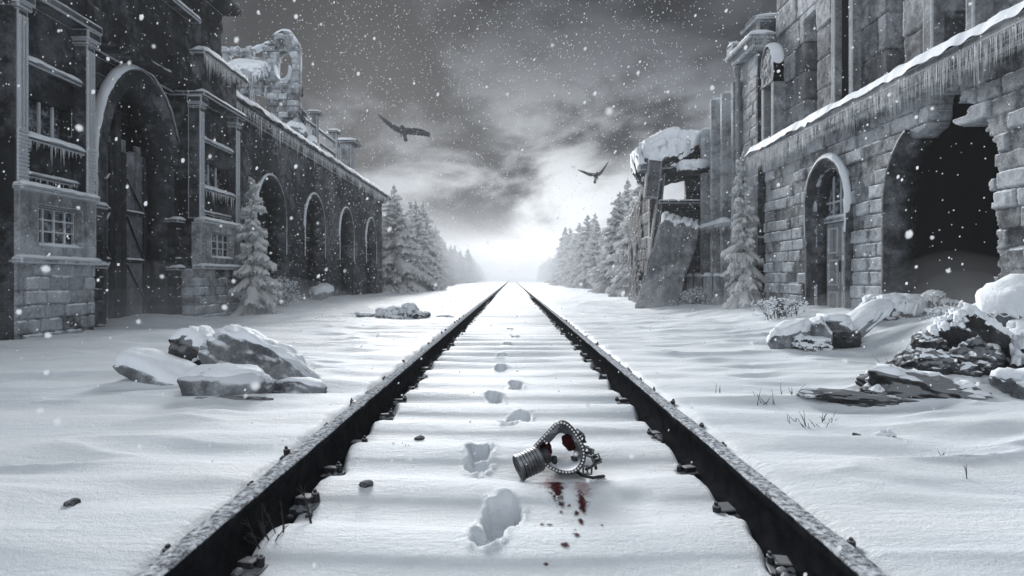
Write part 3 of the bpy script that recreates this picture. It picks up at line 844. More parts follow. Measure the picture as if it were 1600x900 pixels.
b = MB(); b.box(-9.5, XB - .7, 3.0, 6.0, -.2, 5.6); b.build('end_block', M['darkstone'], gh)
b = MB(); b.box(-9.5, XB - .6, 10.9, 11.0, 0, 5.6); b.box(-9.5, XB - .6, 10.6, 10.66, 3.9, 5.6); b.build('gable_wall', M['darkstone'], gh)

# ------------------------------------------------------------------ LEFT: arcade building
XA = -6.0
ar = thing('arcade_building', 'long dark building with four arches under an icicle-hung snowy cornice', 'building')
AC = (14.3, 17.45, 20.8, 24.4)
ins = [arch_in(c, .80, 2.25, .98) for c in AC]
def ahole(u, z):
    h = np.zeros(u.shape, bool)
    for f in ins: h |= f(u, z)
    return h
def arel(u, z):
    h1, t1 = render_coat(u, z, 80, .012, .34, .2, show=.25)
    h2, t2 = bricks(u, z, .34, .2, 81, depth=.02)
    m = sstep(1.9, 1.4, z + .5 * fbm(u * 1.2, z * 1.2, 0, 82, 4))
    return h1 * (1 - m) + h2 * m, np.clip(t1 * (1 - m) + (t2 * 1.1 + .05) * m, 0, 1)
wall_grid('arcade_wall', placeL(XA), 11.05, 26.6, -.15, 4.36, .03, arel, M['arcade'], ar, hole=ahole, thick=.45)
for i, c in enumerate(AC):
    sweep2d('arch_moulding', densify(arch_path(c, .80, 2.25, .98, -.1), .05), [(-.015, -.45), (-.015, .03), (.10, .05), (.10, -.02)], placeL(XA), M['darktrim'], ar, seed=i)
    snow_on_arch('arch_snow', densify(arch_path(c, .90, 2.25, 1.08, 1.4), .04), placeL(XA), ar, .035, -.0, .07, seed=i)
    b = MB(); b.box(XA - .52, XA - .46, c - .85, c + .85, -.1, 1.95); d = b.build('arch_door', M['darkwood'], ar)
    b = MB(); b.box(XA - .455, XA - .40, c - .85, c + .85, 1.95, 2.03); o = b.build('transom', M['darktrim'], ar, bevel=.006)
    snow_strip('transom_snow', [(XA - .42, c - .78, 2.03), (XA - .42, c + .78, 2.03)], .06, .02, o, seed=90 + i)
    b = MB(); b.box(XA - .52, XA - .47, c - .85, c + .85, 2.03, 3.3); b.build('tympanum', M['arcade'], ar)
b = MB(); b.box(-10, XA - .6, 26.5, 26.6, -.2, 4.4); b.box(-10, -9.9, 11, 26.5, -.2, 4.4); b.box(-10, XA - .6, 11.0, 11.1, -.2, 4.4); b.build('rear_wall', M['arcade'], ar)
o = box_part('cornice', 'darktrim', ar, -10, XA + .36, 11.1, 26.9, 4.36, 4.50, .02)
box_part('cornice_bed', 'darktrim', ar, XA - .1, XA + .16, 11.1, 26.8, 4.24, 4.357, .02)
snow_strip('cornice_snow', [(XA + .12, 11.1, 4.50), (XA + .12, 26.9, 4.50)], .62, .17, o, seed=91, res=.05)
icicles('icicle_fringe', [(XA + .33, 11.2, 4.39), (XA + .33, 26.8, 4.39)], .08, .75, 70, o, seed=8, rad=.009, spread=(.03, 0, 0))
b = MB(); b.box(-10, XA + .1, 11.1, 26.8, 4.502, 4.6); rf = b.build('roof', M['darkstone'], ar)
snow_strip('roof_snow', [(-8, 11.1, 4.6), (-8, 26.8, 4.6)], 3.6, .14, rf, seed=92, res=.2, m=15)
# parapet rails and capped posts on the roof
for uu, hh, cw in ((17.75, 5.80, .20), (19.7, 5.72, .20)):
    p = box_part('parapet_post', 'trim', ar, -6.15, -5.98, uu - .08, uu + .08, 4.6, hh, .012)
    b = MB(); b.box(-6.07 - cw, -6.07 + cw, uu - cw, uu + cw, hh, hh + .07); c = b.build('post_cap', M['darktrim'], p, bevel=.01)
    snow_strip('cap_snow', [(-6.07, uu - cw, hh + .07), (-6.07, uu + cw, hh + .07)], cw * 2, .07, c, seed=int(uu * 10))
for zz in (5.02, 5.42):
    b = MB(); b.box(-6.10, -6.03, 16.62, 19.7, zz - .10, zz); o = b.build('parapet_rail', M['darktrim'], ar, bevel=.01)
    snow_strip('rail_snow', [(-6.065, 16.62, zz), (-6.065, 19.7, zz)], .11, .06, o, seed=int(zz * 10))
    icicles('icicle_fringe', [(-6.05, 16.65, zz - .09), (-6.05, 19.65, zz - .09)], .03, .18, 30, o, seed=int(zz * 10), rad=.008)
ch = box_part('chimney', 'trim', ar, -6.35, -5.95, 21.3, 21.75, 4.6, 5.75, .02)
b = MB(); b.box(-6.6, -5.72, 21.05, 22.0, 5.75, 5.84); o = b.build('chimney_cap', M['darktrim'], ch, bevel=.015)
snow_strip('cap_snow', [(-6.16, 21.05, 5.84), (-6.16, 22.0, 5.84)], .9, .09, o, seed=99)

# ------------------------------------------------------------------ LEFT: ruined tower on the arcade roof
rt = thing('ruined_tower', 'broken snow-crusted tower stump with a ragged window hole above the arcade', 'ruin')
def tower_hole(u, z):
    top = 7.35 + .25 * fbm(u * 1.6, u * 0, 0, 101, 4)
    top = np.where(u > -6.72, 7.75 - .9 * np.clip(u + 6.32, 0, 1) ** 1.2 * 2.0 - .5 * np.clip(-6.5 - u, 0, 1), top)
    h = z > top + .05 * noise(u * 20, z * 20, 0, 102)
    r = np.sqrt(((u + 6.42) / .24) ** 2 + ((z - 6.70) / .50) ** 2) + .14 * fbm(u * 7, z * 7, 0, 103, 3)
    h |= r < 1
    # battered crenels
    for a, b_, zz in ((-8.0, -7.66, 6.72), (-7.36, -7.02, 6.95)):
        e = .05 * noise(u * 12, z * 12, 0, 104)
        h |= (u > a + e) & (u < b_ + e) & (z > zz + e) & (z < zz + .45 + e)
    # breach below
    r = np.sqrt(((u + 7.35) / .40) ** 2 + ((z - 5.2) / .85) ** 2) + .2 * fbm(u * 4, z * 4, 0, 105, 3)
    h |= r < 1
    r = np.sqrt(((u + 6.98) / .08) ** 2 + ((z - 5.7) / .8) ** 2) + .2 * fbm(u * 5, z * 5, 0, 106, 3)
    h |= r < 1
    return h
wall_grid('tower_wall', placeF(16.2), -8.2, -6.02, 4.5, 8.0, .03, lambda u, z: tuple(a for a in bricks(u, z, .3, .17, 110, var=.03, rough=.03)), M['stone'], rt, hole=tower_hole, thick=.32, back=True)
side_hole = lambda u, z: (z > 6.9 - 2.8 * (u - 16.35) + .3 * fbm(u * 4, z * 4, 0, 111, 3)) | (np.abs(u - 16.75) < .16) & (np.abs(z - 6.0) < .3)
wall_grid('tower_flank', placeL(-6.02), 16.5, 18.6, 4.5, 7.1, .03, lambda u, z: bricks(u, z, .3, .17, 112, var=.03, rough=.03), M['arcade'], rt, hole=side_hole, thick=.3, back=True)
uu = np.linspace(-6.75, -6.05, 26)
top = 7.75 - .9 * np.clip(uu + 6.32, 0, 1) ** 1.2 * 2.0 - .5 * np.clip(-6.5 - uu, 0, 1)
snow_strip('tower_snow', [(a, 16.36, t - .02) for a, t in zip(uu, top)], .30, .09, rt, side=(0, 1, 0), seed=113)
uu = np.linspace(-8.2, -6.8, 20)
snow_strip('tower_snow', [(a, 16.36, 7.30 + .25 * float(fbm(np.array([a * 1.6]), np.array([0.]), 0, 101, 4)[0])) for a in uu], .32, .08, rt, side=(0, 1, 0), seed=114)
V, F = rock_shape((1.35, .55, .6), 115, 0, 5, 5, .14); o = mesh_np('rubble_shelf', V, F, M['palestone'], rt); o.location = (-7.28, 16.0, 6.45); add_cap(V, F, o, .10, 3, .0, .5)
ang = np.linspace(-.3, math.pi + .3, 24)
snow_strip('hole_snow', [(-6.40 + .20 * math.cos(a), 16.12, 6.70 - .42 * abs(math.sin(a)) ** .8) for a in ang], .28, .05, rt, side=(0, 1, 0), seed=116)
b = MB(); b.tube([(-7.05, 15.85, 4.6), (-7.25, 16.0, 6.2)], .06, 7); b.build('leaning_strut', M['trim'], rt)
icicles('icicle_fringe', [(-7.8, 15.75, 6.28), (-6.9, 15.75, 6.34)], .1, .6, 40, rt, seed=17, rad=.012, spread=(0, .05, 0))
for i, (x, y, z, s, sd) in enumerate([(-6.6, 15.9, 4.75, .75, 1), (-6.25, 16.4, 4.85, .8, 2), (-5.95, 16.9, 4.68, .6, 3), (-7.2, 15.6, 4.7, .7, 4), (-6.05, 17.4, 4.62, .4, 5), (-6.3, 15.5, 4.6, .45, 6)]):
    V, F = rock_shape((s, s * 1.1, s * .8), 120 + sd, 0, 9, 4, .10); o = mesh_np('fallen_block', V, F, M['rock'], rt); o.location = (x, y, z); add_cap(V, F, o, .07, sd)

# ------------------------------------------------------------------ RIGHT: stone building
XS, XU = 4.30, 4.50
sb = thing('stone_building', 'grey stone-block building with arched door and a broken dark archway', 'building')
d_in = arch_in(7.80, .36, 1.74, .50)
def big_hole(u, z):
    e = .05 * noise(np.floor(u / .13) * 3.1, np.floor(z / .11) * 2.7, 0, 131) + .03 * noise(u * 18, z * 18, 0, 132)
    a = arch_in(5.86, .62, 1.55, .80)(u, z)
    # broken flank towards the camera and the torn-out crown
    br = (u < 5.6) & (u > 5.13 + .18 * np.clip(.9 - z, 0, 1) * (z < .9) + e) & (z < 2.16 + e - .45 * np.clip(5.45 - u, 0, 1))
    e2 = .06 * noise(u * 7, z * 7, 0, 133) + e * .6
    cr = (u > 5.54 + e2) & (u < 6.02 + e2 - .35 * np.clip(z - 2.3, 0, 1)) & (z < 2.63 + e2) & (z > 1.5)
    cr |= (u > 5.44 + e) & (u < 5.62) & (z < 2.48 + e) & (z > 2.30)
    cr |= (u > 5.22 + e) & (u < 5.5) & (z < 2.22 + e) & (z > 1.6)
    return a | br | cr
wall_grid('lower_wall', placeR(XS), 2.6, 9.80, -.2, 2.78, .012, lambda u, z: bricks(u, z, .36, .17, 140, mortar=.010, depth=.026, var=.022, missing=.02, rough=.012), M['stone'], sb,
          hole=lambda u, z: d_in(u, z) | big_hole(u, z), thick=.24)
# door surround, cut deep
sweep2d('door_arch', densify(arch_path(7.80, .36, 1.74, .50, 0), .03), [(-.01, -.235), (-.01, -.03), (.03, .03), (.09, .03), (.105, .075), (.15, .075), (.15, -.02)], placeR(XS), M['darktrim'], sb, seed=7)
snow_on_arch('arch_snow', densify(arch_path(7.80, .51, 1.74, .65, 1.35), .03), placeR(XS), sb, .055, -.0, .10, seed=9)
XD = XS + .17
door = bpy.data.objects.new('door', None); link(door, sb); door.location = (XD, 7.80, 0)
for a, c in ((-.345, -.006), (.006, .345)):
    b = MB(); b.box(-.02, .02, a, c, .1, 1.52); o = b.build('door_leaf', M['paint'], door, bevel=.004)
    for z0, z1 in ((.18, .58), (.66, 1.02), (1.10, 1.46)):
        f = MB(); f.box(-.034, -.021, a + .05, c - .05, z0, z0 + .025); f.box(-.034, -.021, a + .05, c - .05, z1 - .025, z1); f.box(-.034, -.021, a + .05, a + .075, z0 + .025, z1 - .025); f.box(-.034, -.021, c - .075, c - .05, z0 + .025, z1 - .025)
        f.build('panel_moulding', M['trim'], o)
b = MB(); b.box(-.036, -.025, -.20, -.06, 1.01, 1.075); b.build('sign_plate', M['plate'], door)
b = MB(); b.tube([(-.05, -.03, .85), (-.05, -.03, 1.0)], .012, 8); b.build('handle', M['iron'], door)
b = MB(); b.box(-.06, .03, -.36, .36, 1.53, 1.60); o = b.build('transom', M['trim'], sb, bevel=.006); o.location = (XD, 7.8, 0)
snow_strip('transom_snow', [(-.02, -.33, 1.60), (-.02, .33, 1.60)], .08, .03, o, seed=141)
b = MB(); b.box(.0, .006, -.36, .36, 1.60, 2.26); fl = b.build('fanlight', M['glass'], sb); fl.location = (XD, 7.8, 0)
b = MB()
for k in (-.18, 0, .18): b.box(-.02, -.003, k - .012, k + .012, 1.60, 2.22)
b.box(-.024, -.003, -.34, .34, 1.80, 1.825); b.build('glazing_bars', M['trim'], fl)
# big archway moulding (only its far side still stands)
apb = [p for p in arch_path(5.86, .62, 1.55, .80, .0, n=40) if not (p[0] < 6.12)]
sweep2d('archway_moulding', densify(apb, .03), [(-.015, -.235), (-.015, .02), (.025, .045), (.07, .045), (.08, .075), (.115, .075), (.115, -.02)], placeR(XS), M['darktrim'], sb, seed=11)
# interior
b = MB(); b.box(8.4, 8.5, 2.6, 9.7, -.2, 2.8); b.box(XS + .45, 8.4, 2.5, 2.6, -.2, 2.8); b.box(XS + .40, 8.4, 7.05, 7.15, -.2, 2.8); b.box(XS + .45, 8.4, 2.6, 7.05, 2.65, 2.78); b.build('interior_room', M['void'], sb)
# far end (not seen squarely) of both storeys
b = MB(); b.box(XS + .43, 8.5, 9.7, 9.8, -.2, 2.78); b.box(XU + .43, 8.5, 9.5, 9.78, 2.95, 5.6); b.box(XU + .4, 8.5, 2.6, 9.5, 5.5, 5.6); b.build('far_end_wall', M['ashlar'], sb)
# cornice with its curtain of ice
cn = box_part('cornice', 'trim', sb, XS - .24, XU + .35, 2.4, 9.98, 2.80, 2.90, .015)
box_part('cornice_bed', 'trim', sb, XS - .12, XS + .3, 2.4, 9.88, 2.70, 2.797, .02)
snow_strip('cornice_snow', [(XS - .04, 2.4, 2.90), (XS - .04, 9.99, 2.90)], .46, .13, cn, seed=142, res=.03)
icicles('icicle_fringe', [(XS - .22, 2.5, 2.82), (XS - .22, 9.95, 2.82)], .05, .58, 230, cn, seed=12, rad=.0036, spread=(.02, 0, 0))
icicles('icicle_fringe', [(XS - .11, 2.5, 2.73), (XS - .11, 9.85, 2.73)], .04, .40, 120, cn, seed=13, rad=.0036, spread=(.02, 0, 0))
# upper storey
slots = [(8.50, 8.87, 3.0, 4.75), (6.63, 6.93, 3.0, 6), (5.60, 5.96, 3.0, 6), (7.52, 7.83, 3.0, 4.65)]
def uhole(u, z):
    h = np.zeros(u.shape, bool)
    for a, b_, z0, z1 in slots: h |= (u > a) & (u < b_) & (z > z0) & (z < z1)
    return h
wall_grid('upper_wall', placeR(XU), 2.6, 9.78, 2.9, 5.62, .02, lambda u, z: bricks(u, z, .95, .44, 150, mortar=.014, depth=.03, var=.016, missing=0, rough=.014), M['ashlar'], sb, hole=uhole, thick=.4)
snow_strip('wall_top_snow', [(XU + .18, 2.6, 5.62), (XU + .18, 9.78, 5.62)], .5, .10, sb, seed=151)
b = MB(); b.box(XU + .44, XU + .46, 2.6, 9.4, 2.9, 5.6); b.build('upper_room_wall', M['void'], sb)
def niche(c, hw, spring, rise, proj, panel, seed):
    """Projecting window surround: two jambs, an arched head with a carved tympanum, a near-black panel for the shaded opening."""
    p = MB(); p.box(XU - proj, XU + .1, c - hw, c - hw + .07, 2.9, spring); p.box(XU - proj, XU + .1, c + hw - .07, c + hw, 2.9, spring)
    o = p.build('window_surround', M['trim'], sb, bevel=.01)
    t = [(c - hw, spring - panel)] + [(c - hw * math.cos(math.pi * k / 16), spring + rise * math.sin(math.pi * k / 16)) for k in range(17)] + [(c + hw, spring - panel)]
    wall_grid('carved_head', placeR(XU - proj), c - hw, c + hw, spring - panel, spring + rise, .015,
              lambda u, z: (.012 * np.sin(18 * np.hypot(u - c, z - spring)) + .02 * fbm(u * 12, z * 12, 0, seed, 4), .5 + .4 * fbm(u * 9, z * 9, 0, seed + 1, 3)), M['ashlar'], o,
              hole=lambda u, z: (z > spring) & (((u - c) / hw) ** 2 + ((z - spring) / rise) ** 2 > 1), thick=proj + .05)
    snow_on_arch('head_snow', densify(arch_path(c, hw, spring, rise, spring - .15), .025), placeR(XU), o, .05, .0, proj + .02, seed=seed)
    b = MB(); b.box(XU - .01, XU + .02, c - hw + .07, c + hw - .07, 2.9, spring - panel); b.build('opening', M['void'], o)  # black panel painting the shade within the window
    return o
niche(9.72, .22, 4.35, .32, .20, .34, 160)
niche(7.67, .24, 4.95, .30, .12, .30, 161)
for uu, w in ((6.08, .07), (5.52, .05)):
    box_part('window_pilaster', 'trim', sb, XU - .12, XU + .05, uu - w, uu + w, 2.9, 5.6, .01)
for a, b_, z0, z1 in slots:
    q = MB(); q.box(XU - .05, XU + .3, a - .05, b_ + .05, 2.92, 3.0); o = q.build('window_sill', M['trim'], sb, bevel=.008)

# pier that closes the far end, with its own cornice
pr = thing('stone_pier', 'square corner pier with a heavy broken cornice behind the stone building', 'pier')
wall_grid('pier_front', placeF(10.34), 4.42, 5.6, -.1, 4.85, .02, lambda u, z: bricks(u, z, .5, .3, 170), M['arcade'], pr, thick=.5)  # camera face coloured darker to paint in its shade
wall_grid('pier_side', placeR(4.40), 10.36, 11.0, -.1, 4.85, .02, lambda u, z: bricks(u, z, .4, .22, 171), M['palestone'], pr, thick=.02)  # track face coloured paler to paint in the light on it
b = MB(); b.box(4.25, 5.7, 10.16, 11.15, 4.85, 4.97); b.box(4.15, 5.7, 10.08, 11.25, 4.972, 5.06); o = b.build('pier_cornice', M['trim'], pr, bevel=.02)
snow_strip('cornice_snow', [(4.42, 10.08, 5.06), (4.42, 11.25, 5.06)], .55, .12, o, seed=172)
icicles('icicle_fringe', [(4.2, 10.12, 4.98), (5.6, 10.12, 4.98)], .04, .2, 50, o, seed=173, rad=.008)
b = MB(); b.box(4.42, 5.6, 10.34, 10.95, 5.062, 5.40); o2 = b.build('pier_block', M['darktrim'], pr, bevel=.02)
b = MB(); b.box(4.36, 5.65, 10.28, 11.0, 5.40, 5.47); o3 = b.build('pier_coping', M['trim'], o2, bevel=.015)
snow_strip('coping_snow', [(4.9, 10.28, 5.47), (4.9, 11.0, 5.47)], 1.1, .10, o3, seed=174)
b = MB(); b.tube([(4.36, 11.12, 1.9), (4.36, 11.12, 4.6), (4.34, 11.10, 4.84)], [.045, .045, .08], 10); b.box(4.20, 4.42, 11.0, 11.28, 5.063, 5.25); o = b.build('rainwater_pipe', M['trim'], pr, bevel=.012)
snow_strip('pipe_snow', [(4.31, 11.0, 5.25), (4.31, 11.28, 5.25)], .24, .09, o, seed=175)

# finned facade beyond the pier
fb = thing('finned_building', 'narrow facade of tall upright stone fins with a snowy ledge', 'building')
wall_grid('fin_wall', placeR(4.75), 11.2, 14.2, -.1, 4.3, .03, lambda u, z: render_coat(u, z, 180), M['darkstone'], fb, thick=.3, hole=lambda u, z: z > 4.3 - .55 * np.clip(u - 13.1, 0, 2) ** 1.3 + .1 * noise(u * 9, z * 9, 0, 181))
for uu, zt in ((11.42, 4.65), (12.02, 4.62), (12.65, 4.68), (13.30, 4.2), (13.85, 3.7)):
    f = MB(); f.box(4.36, 4.75, uu - .06, uu + .06, -.1, zt); o = f.build('fin', M['palestone'], fb, bevel=.015)
    snow_strip('fin_snow', [(4.56, uu - .06, zt), (4.56, uu + .06, zt)], .38, .05, o, seed=int(uu * 10))
    f = MB(); f.box(4.24, 4.36, uu - .14, uu + .14, -.1, .82); o = f.build('fin_plinth', M['palestone'], fb, bevel=.015)
    snow_strip('plinth_snow', [(4.30, uu - .14, .82), (4.30, uu + .14, .82)], .16, .06, o, seed=int(uu * 11))
b = MB(); b.box(4.16, 4.74, 11.5, 14.1, 1.80, 1.88); o = b.build('mid_ledge', M['palestone'], fb, bevel=.012)
snow_strip('ledge_snow', [(4.30, 11.5, 1.88), (4.30, 14.1, 1.88)], .26, .10, o, seed=182)
icicles('icicle_fringe', [(4.24, 11.5, 1.82), (4.24, 14.1, 1.82)], .04, .2, 40, o, seed=183, rad=.007)
b = MB(); b.box(4.95, 8, 14.1, 14.2, 0, 4.0); b.build('fin_end_wall', M['arcade'], fb)

# leaning ruin
lr = thing('leaning_ruin', 'collapsed tilted hut with thick roof snow and a slanting wall slab', 'ruin')
tilt = Matrix.Rotation(R(5), 4, 'Y')
def rbox(name, mat, x0, x1, y0, y1, z0, z1, rot=0, about=(3.6, 0, 0), parent=lr, bevel=.02):
    Mx = Matrix.Translation(about) @ Matrix.Rotation(R(rot), 4, 'Y') @ Matrix.Translation(-Vector(about))
    b = MB(); b.box(x0, x1, y0, y1, z0, z1, Mx); return b.build(name, M[mat], parent, bevel)
whole = lambda u, z: ((u > 3.55) & (u < 4.18) & (z > 2.62 + .05 * noise(u * 9, z * 9, 0, 191)) & (z < 3.12)) | ((u > 3.72) & (u < 4.3) & (z < 2.10 + .1 * noise(u * 6, z * 6, 0, 192)) & (z > -.1)) | (z > 3.7 + .12 * fbm(u * 4, u * 0, 0, 193, 3))
wall_grid('front_wall', placeF(13.7), 3.30, 4.55, -.2, 3.85, .025, lambda u, z: render_coat(u, z, 190, .02, .35, .2, show=.1), M['arcade'], lr, hole=whole, thick=.25, back=True)
wall_grid('side_wall', placeR(3.32), 13.96, 16.5, -.2, 3.6, .03, lambda u, z: render_coat(u, z, 195, .02), M['arcade'], lr, thick=.2, hole=lambda u, z: z > 3.5 - .4 * (u - 13.9) + .2 * fbm(u * 3, z * 0, 0, 196, 3))
rbox('interior_shade_sheet', 'void', 3.72, 4.6, 14.3, 14.35, -.2, 2.3)  # black sheet added to paint the dark inside of the ruin
rbox('corner_post', 'darktrim', 3.06, 3.20, 13.45, 13.65, -.2, 3.45, 7, (3.0, 0, 0))
rbox('inner_post', 'darktrim', 3.40, 3.48, 13.5, 13.62, 1.9, 3.2, 5, (3.4, 0, 1.9))
rbox('hanging_panel', 'darktrim', 3.10, 3.42, 13.3, 13.5, 2.62, 3.52, 6, (3.2, 0, 3))
rbox('lintel', 'darktrim', 3.42, 4.5, 13.42, 13.66, 2.5, 2.6, 0)
rbox('lintel', 'darktrim', 3.2, 4.6, 13.4, 13.66, 3.3, 3.48, -4)
V, F = rock_shape((1.9, 1.8, 1.0), 197, .3, 6, 5, .12, rot=(0, R(-14), 0)); o = mesh_np('collapsed_roof', V, F, M['darkrock'], lr); o.location = (3.95, 14.2, 3.62); add_cap(V, F, o, .26, 5, .15, .5)
V, F = rock_shape((.75, .5, .25), 198, .3, 5, 4, .1); o = mesh_np('roof_fragment', V, F, M['darkrock'], lr); o.location = (4.2, 13.3, 3.25); add_cap(V, F, o, .12, 6, .0, .5)
V, F = rock_shape((.84, .24, 2.2), 199, .95, 0, 5, .09, rot=(R(4), R(16), 0), jag=.04); o = mesh_np('fallen_slab', V, F, M['midstone'], lr); o.location = (3.46, 12.9, .92); add_cap(V, F, o, .12, 7, .55, .85)

# ------------------------------------------------------------------ trees
def spruce_mesh(seed, H=4.6, R0=1.05, n_wh=30, base=.30, dense=1.0, snowk=1.0):
    rg = np.random.RandomState(seed)
    nV = []; nF = []; sV = []; sF = []
    def strip(P, W, side, F, Vv, th, round_=False):
        """Row of rings: flat blade (th=0) or a lumpy pad of snow."""
        b = len(Vv); k = len(P)
        for p, w in zip(P, W):
            if round_:
                Vv.extend([p + side * w, p + np.array([0, 0, th * w * 1.1]) + side * w * .45, p + np.array([0, 0, th * w * 1.1]) - side * w * .45, p - side * w, p - np.array([0, 0, .25 * w])])
            else: Vv.extend([p + side * w, p - side * w])
        m = 5 if round_ else 2
        for i in range(k - 1):
            for j in range(m if round_ else 1):
                j2 = (j + 1) % m
                F.append((b + i*m + j, b + i*m + j2, b + (i+1)*m + j2, b + (i+1)*m + j))
    for wi in range(n_wh):
        t = wi / (n_wh - 1)
        z = base + (H - base - .15) * t ** .92
        rad = R0 * (1 - t) ** .82 * (.92 + .12 * math.sin(wi * 2.3)) + .05
        nb = max(3, int(round((8 - 4 * t) * dense)))
        a0 = rg.rand() * 6.28
        for bi in range(nb):
            a = a0 + bi * 6.283 / nb + rg.uniform(-.3, .3)
            L = rad * (rg.uniform(.65, 1.18) if snowk > 1.5 else rg.uniform(.45, 1.3))
            d = np.array([math.cos(a), math.sin(a), 0]); sd = np.array([-math.sin(a), math.cos(a), 0])
            droop = rg.uniform(.32, .85) * (1 - .55 * t); rise = .12 + .35 * t
            npt = 6; s = np.linspace(0, 1, npt)
            zc = z + rg.uniform(-.10, .10) + L * (rise * s - droop * s ** 1.6 + .16 * droop * s ** 4)
            P = d[None] * (L * s)[:, None] + np.stack([0*s, 0*s, zc], 1) + sd[None] * (.10 * L * rg.uniform(-1, 1) * s ** 2)[:, None]
            strip(P, .012 * (1 - .7 * s) + .004, sd, nF, nV, 0)
            # snow pad along the branch
            w = (.020 + .10 * L * np.sin(np.pi * np.clip(s * .9 + .12, 0, 1)) * (.55 + .8 * rg.rand(npt))) * snowk * rg.uniform(.45, 1.15)
            w[-1] *= .3
            if rg.rand() < .93: strip(P + np.array([0, 0, .012]), w, sd, sF, sV, .75, True)
            nt = max(3, int(4 + 7 * L))
            for k in range(nt):
                u = .22 + .78 * (k + rg.rand()) / nt
                if u > 1: continue
                p0 = np.array([np.interp(u, s, P[:, c]) for c in range(3)])
                for sg in (-1, 1):
                    l = L * .42 * (1.12 - .72 * u) * rg.uniform(.6, 1.2)
                    dr = d * rg.uniform(.45, .9) + sd * sg
                    dr /= np.linalg.norm(dr)
                    q = np.linspace(0, 1, 4)
                    T = p0[None] + dr[None] * (l * q)[:, None] - np.array([0, 0, 1.])[None] * (l * rg.uniform(.25, .65) * q ** 1.5)[:, None]
                    s2 = np.cross(dr, [0, 0, 1.]); s2 /= np.linalg.norm(s2)
                    strip(T, np.array([.022, .026, .02, .004]) * (.7 + .6 * L), s2, nF, nV, 0)
                    # hanging needle sprays
                    for h in range(5):
                        v = rg.rand(); c0 = p0 + dr * l * v - np.array([0, 0, l * .4 * v ** 1.5])
                        e = dr * rg.uniform(-.2, .8) + s2 * rg.uniform(-1, 1) + np.array([0, 0, rg.uniform(-1.5, -.35)])
                        e /= np.linalg.norm(e); ll = rg.uniform(.04, .10); w2 = np.cross(e, dr); w2 /= np.linalg.norm(w2) + 1e-9
                        b = len(nV); nV.extend([c0 + w2 * .008, c0 - w2 * .008, c0 + e * ll - w2 * .003, c0 + e * ll + w2 * .003]); nF.append((b, b+1, b+2, b+3))
                    if rg.rand() < .95:
                        w = np.array([.016, .034, .030, .006]) * (.55 + .75 * L) * rg.uniform(.5, 1.4) * snowk
                        strip(T + np.array([0, 0, .01]), w, s2, sF, sV, .8, True)
    nme = mesh_np('foliage', np.array(nV), np.array(nF), M['needles' if snowk < 1.5 else 'rimeneedles'])
    sme = mesh_np('snow_load', np.array(sV), np.array(sF), M['treesnow'], smooth=True)
    b = MB(); b.tube([(0, 0, -.3), (.01, 0, H * .3), (-.01, .01, H * .7), (0, 0, H)], [.075 * H / 4.6, .055 * H / 4.6, .025, .006], 8); tr = b.build('trunk', M['bark'])
    return nme, sme, tr

def make_spruce(label, group, **kw):
    e = thing('spruce_tree', label, 'tree', group=group)
    for o in spruce_mesh(**kw): o.parent = e
    return e
protos = [make_spruce('x', None, seed=11, H=4.6, R0=1.35, snowk=2.1), make_spruce('x', None, seed=23, H=4.6, R0=1.2, n_wh=30, snowk=2.0), make_spruce('x', None, seed=37, H=4.6, R0=1.5, n_wh=34, snowk=2.1)]
near_proto = make_spruce('x', None, seed=51, H=2.6, R0=.62, n_wh=20, base=.1, dense=1.0, snowk=1.5)
used = set()
def put_tree(i, x, y, h, rz, label, group, proto=None, wide=1.0):
    p = proto or protos[i]
    o = p if p.name not in used else copy_tree(p)
    used.add(p.name)
    k = h / (2.6 if p is near_proto else 4.6)
    o.location = (x, y, gz(x, y) - .06); o.scale = (k * wide, k * wide, k); o.rotation_euler = (rnd.uniform(-.03, .03), rnd.uniform(-.03, .03), rz)
    o['label'] = label
    if group: o['group'] = group
    elif 'group' in o: del o['group']
    return o
put_tree(0, -4.86, 10.85, 2.75, .5, 'slim young spruce growing beside the gatehouse window bay', None, near_proto, .68)
put_tree(0, 4.18, 10.30, 2.95, 2.2, 'slim young spruce growing between stone building and upright fins', None, near_proto, .56)
put_tree(0, -5.5, 27.8, 5.3, 1.0, 'tall bushy spruce touching the far end of the arcade building', None)
put_tree(1, -5.0, 30.2, 4.8, 2.0, 'pointed snowy spruce second from the arcade building end', None)
put_tree(2, -5.3, 33.6, 5.2, 3.0, 'broad snowy spruce third along from the arcade building', None, wide=.9)
put_tree(2, 4.6, 20.2, 4.3, .4, 'broad snowy spruce right behind the leaning ruin', None, wide=.85)
put_tree(1, 4.55, 25.0, 4.5, 4.0, 'pointed snowy spruce standing clear beside the leaning ruin', None)
put_tree(0, 5.3, 23.0, 4.8, 5.0, 'bushy spruce at the back between leaning ruin and lone pointed spruce', None)
gl = 'spruces fading into haze on the left of the line'; gr_ = 'spruces fading into haze on the right of the line'
rr = random.Random(5)
y = 32.0; k = 0
while y < 170:
    for s, grp, lab in ((-1, gl, 'pale snow-laden spruce fading in haze beyond the arcade building'), (1, gr_, 'pale snow-laden spruce fading in haze beyond the leaning ruin')):
        for row in range(2 if s < 0 else 3):
            x = s * ((5.6 if s < 0 else 4.6) + row * 2.2 + rr.uniform(-.5, .9) + .02 * y)
            yy = y + rr.uniform(-1, 1) + (3 if s < 0 else -3)
            if s < 0 and row == 0 and yy < 37: continue
            put_tree(rr.randrange(3), x, yy, rr.uniform(3.2, 6.0), rr.uniform(0, 6.28), lab, grp, wide=rr.uniform(.85, 1.2))
    k += 1; y += 2.6 + y * .035

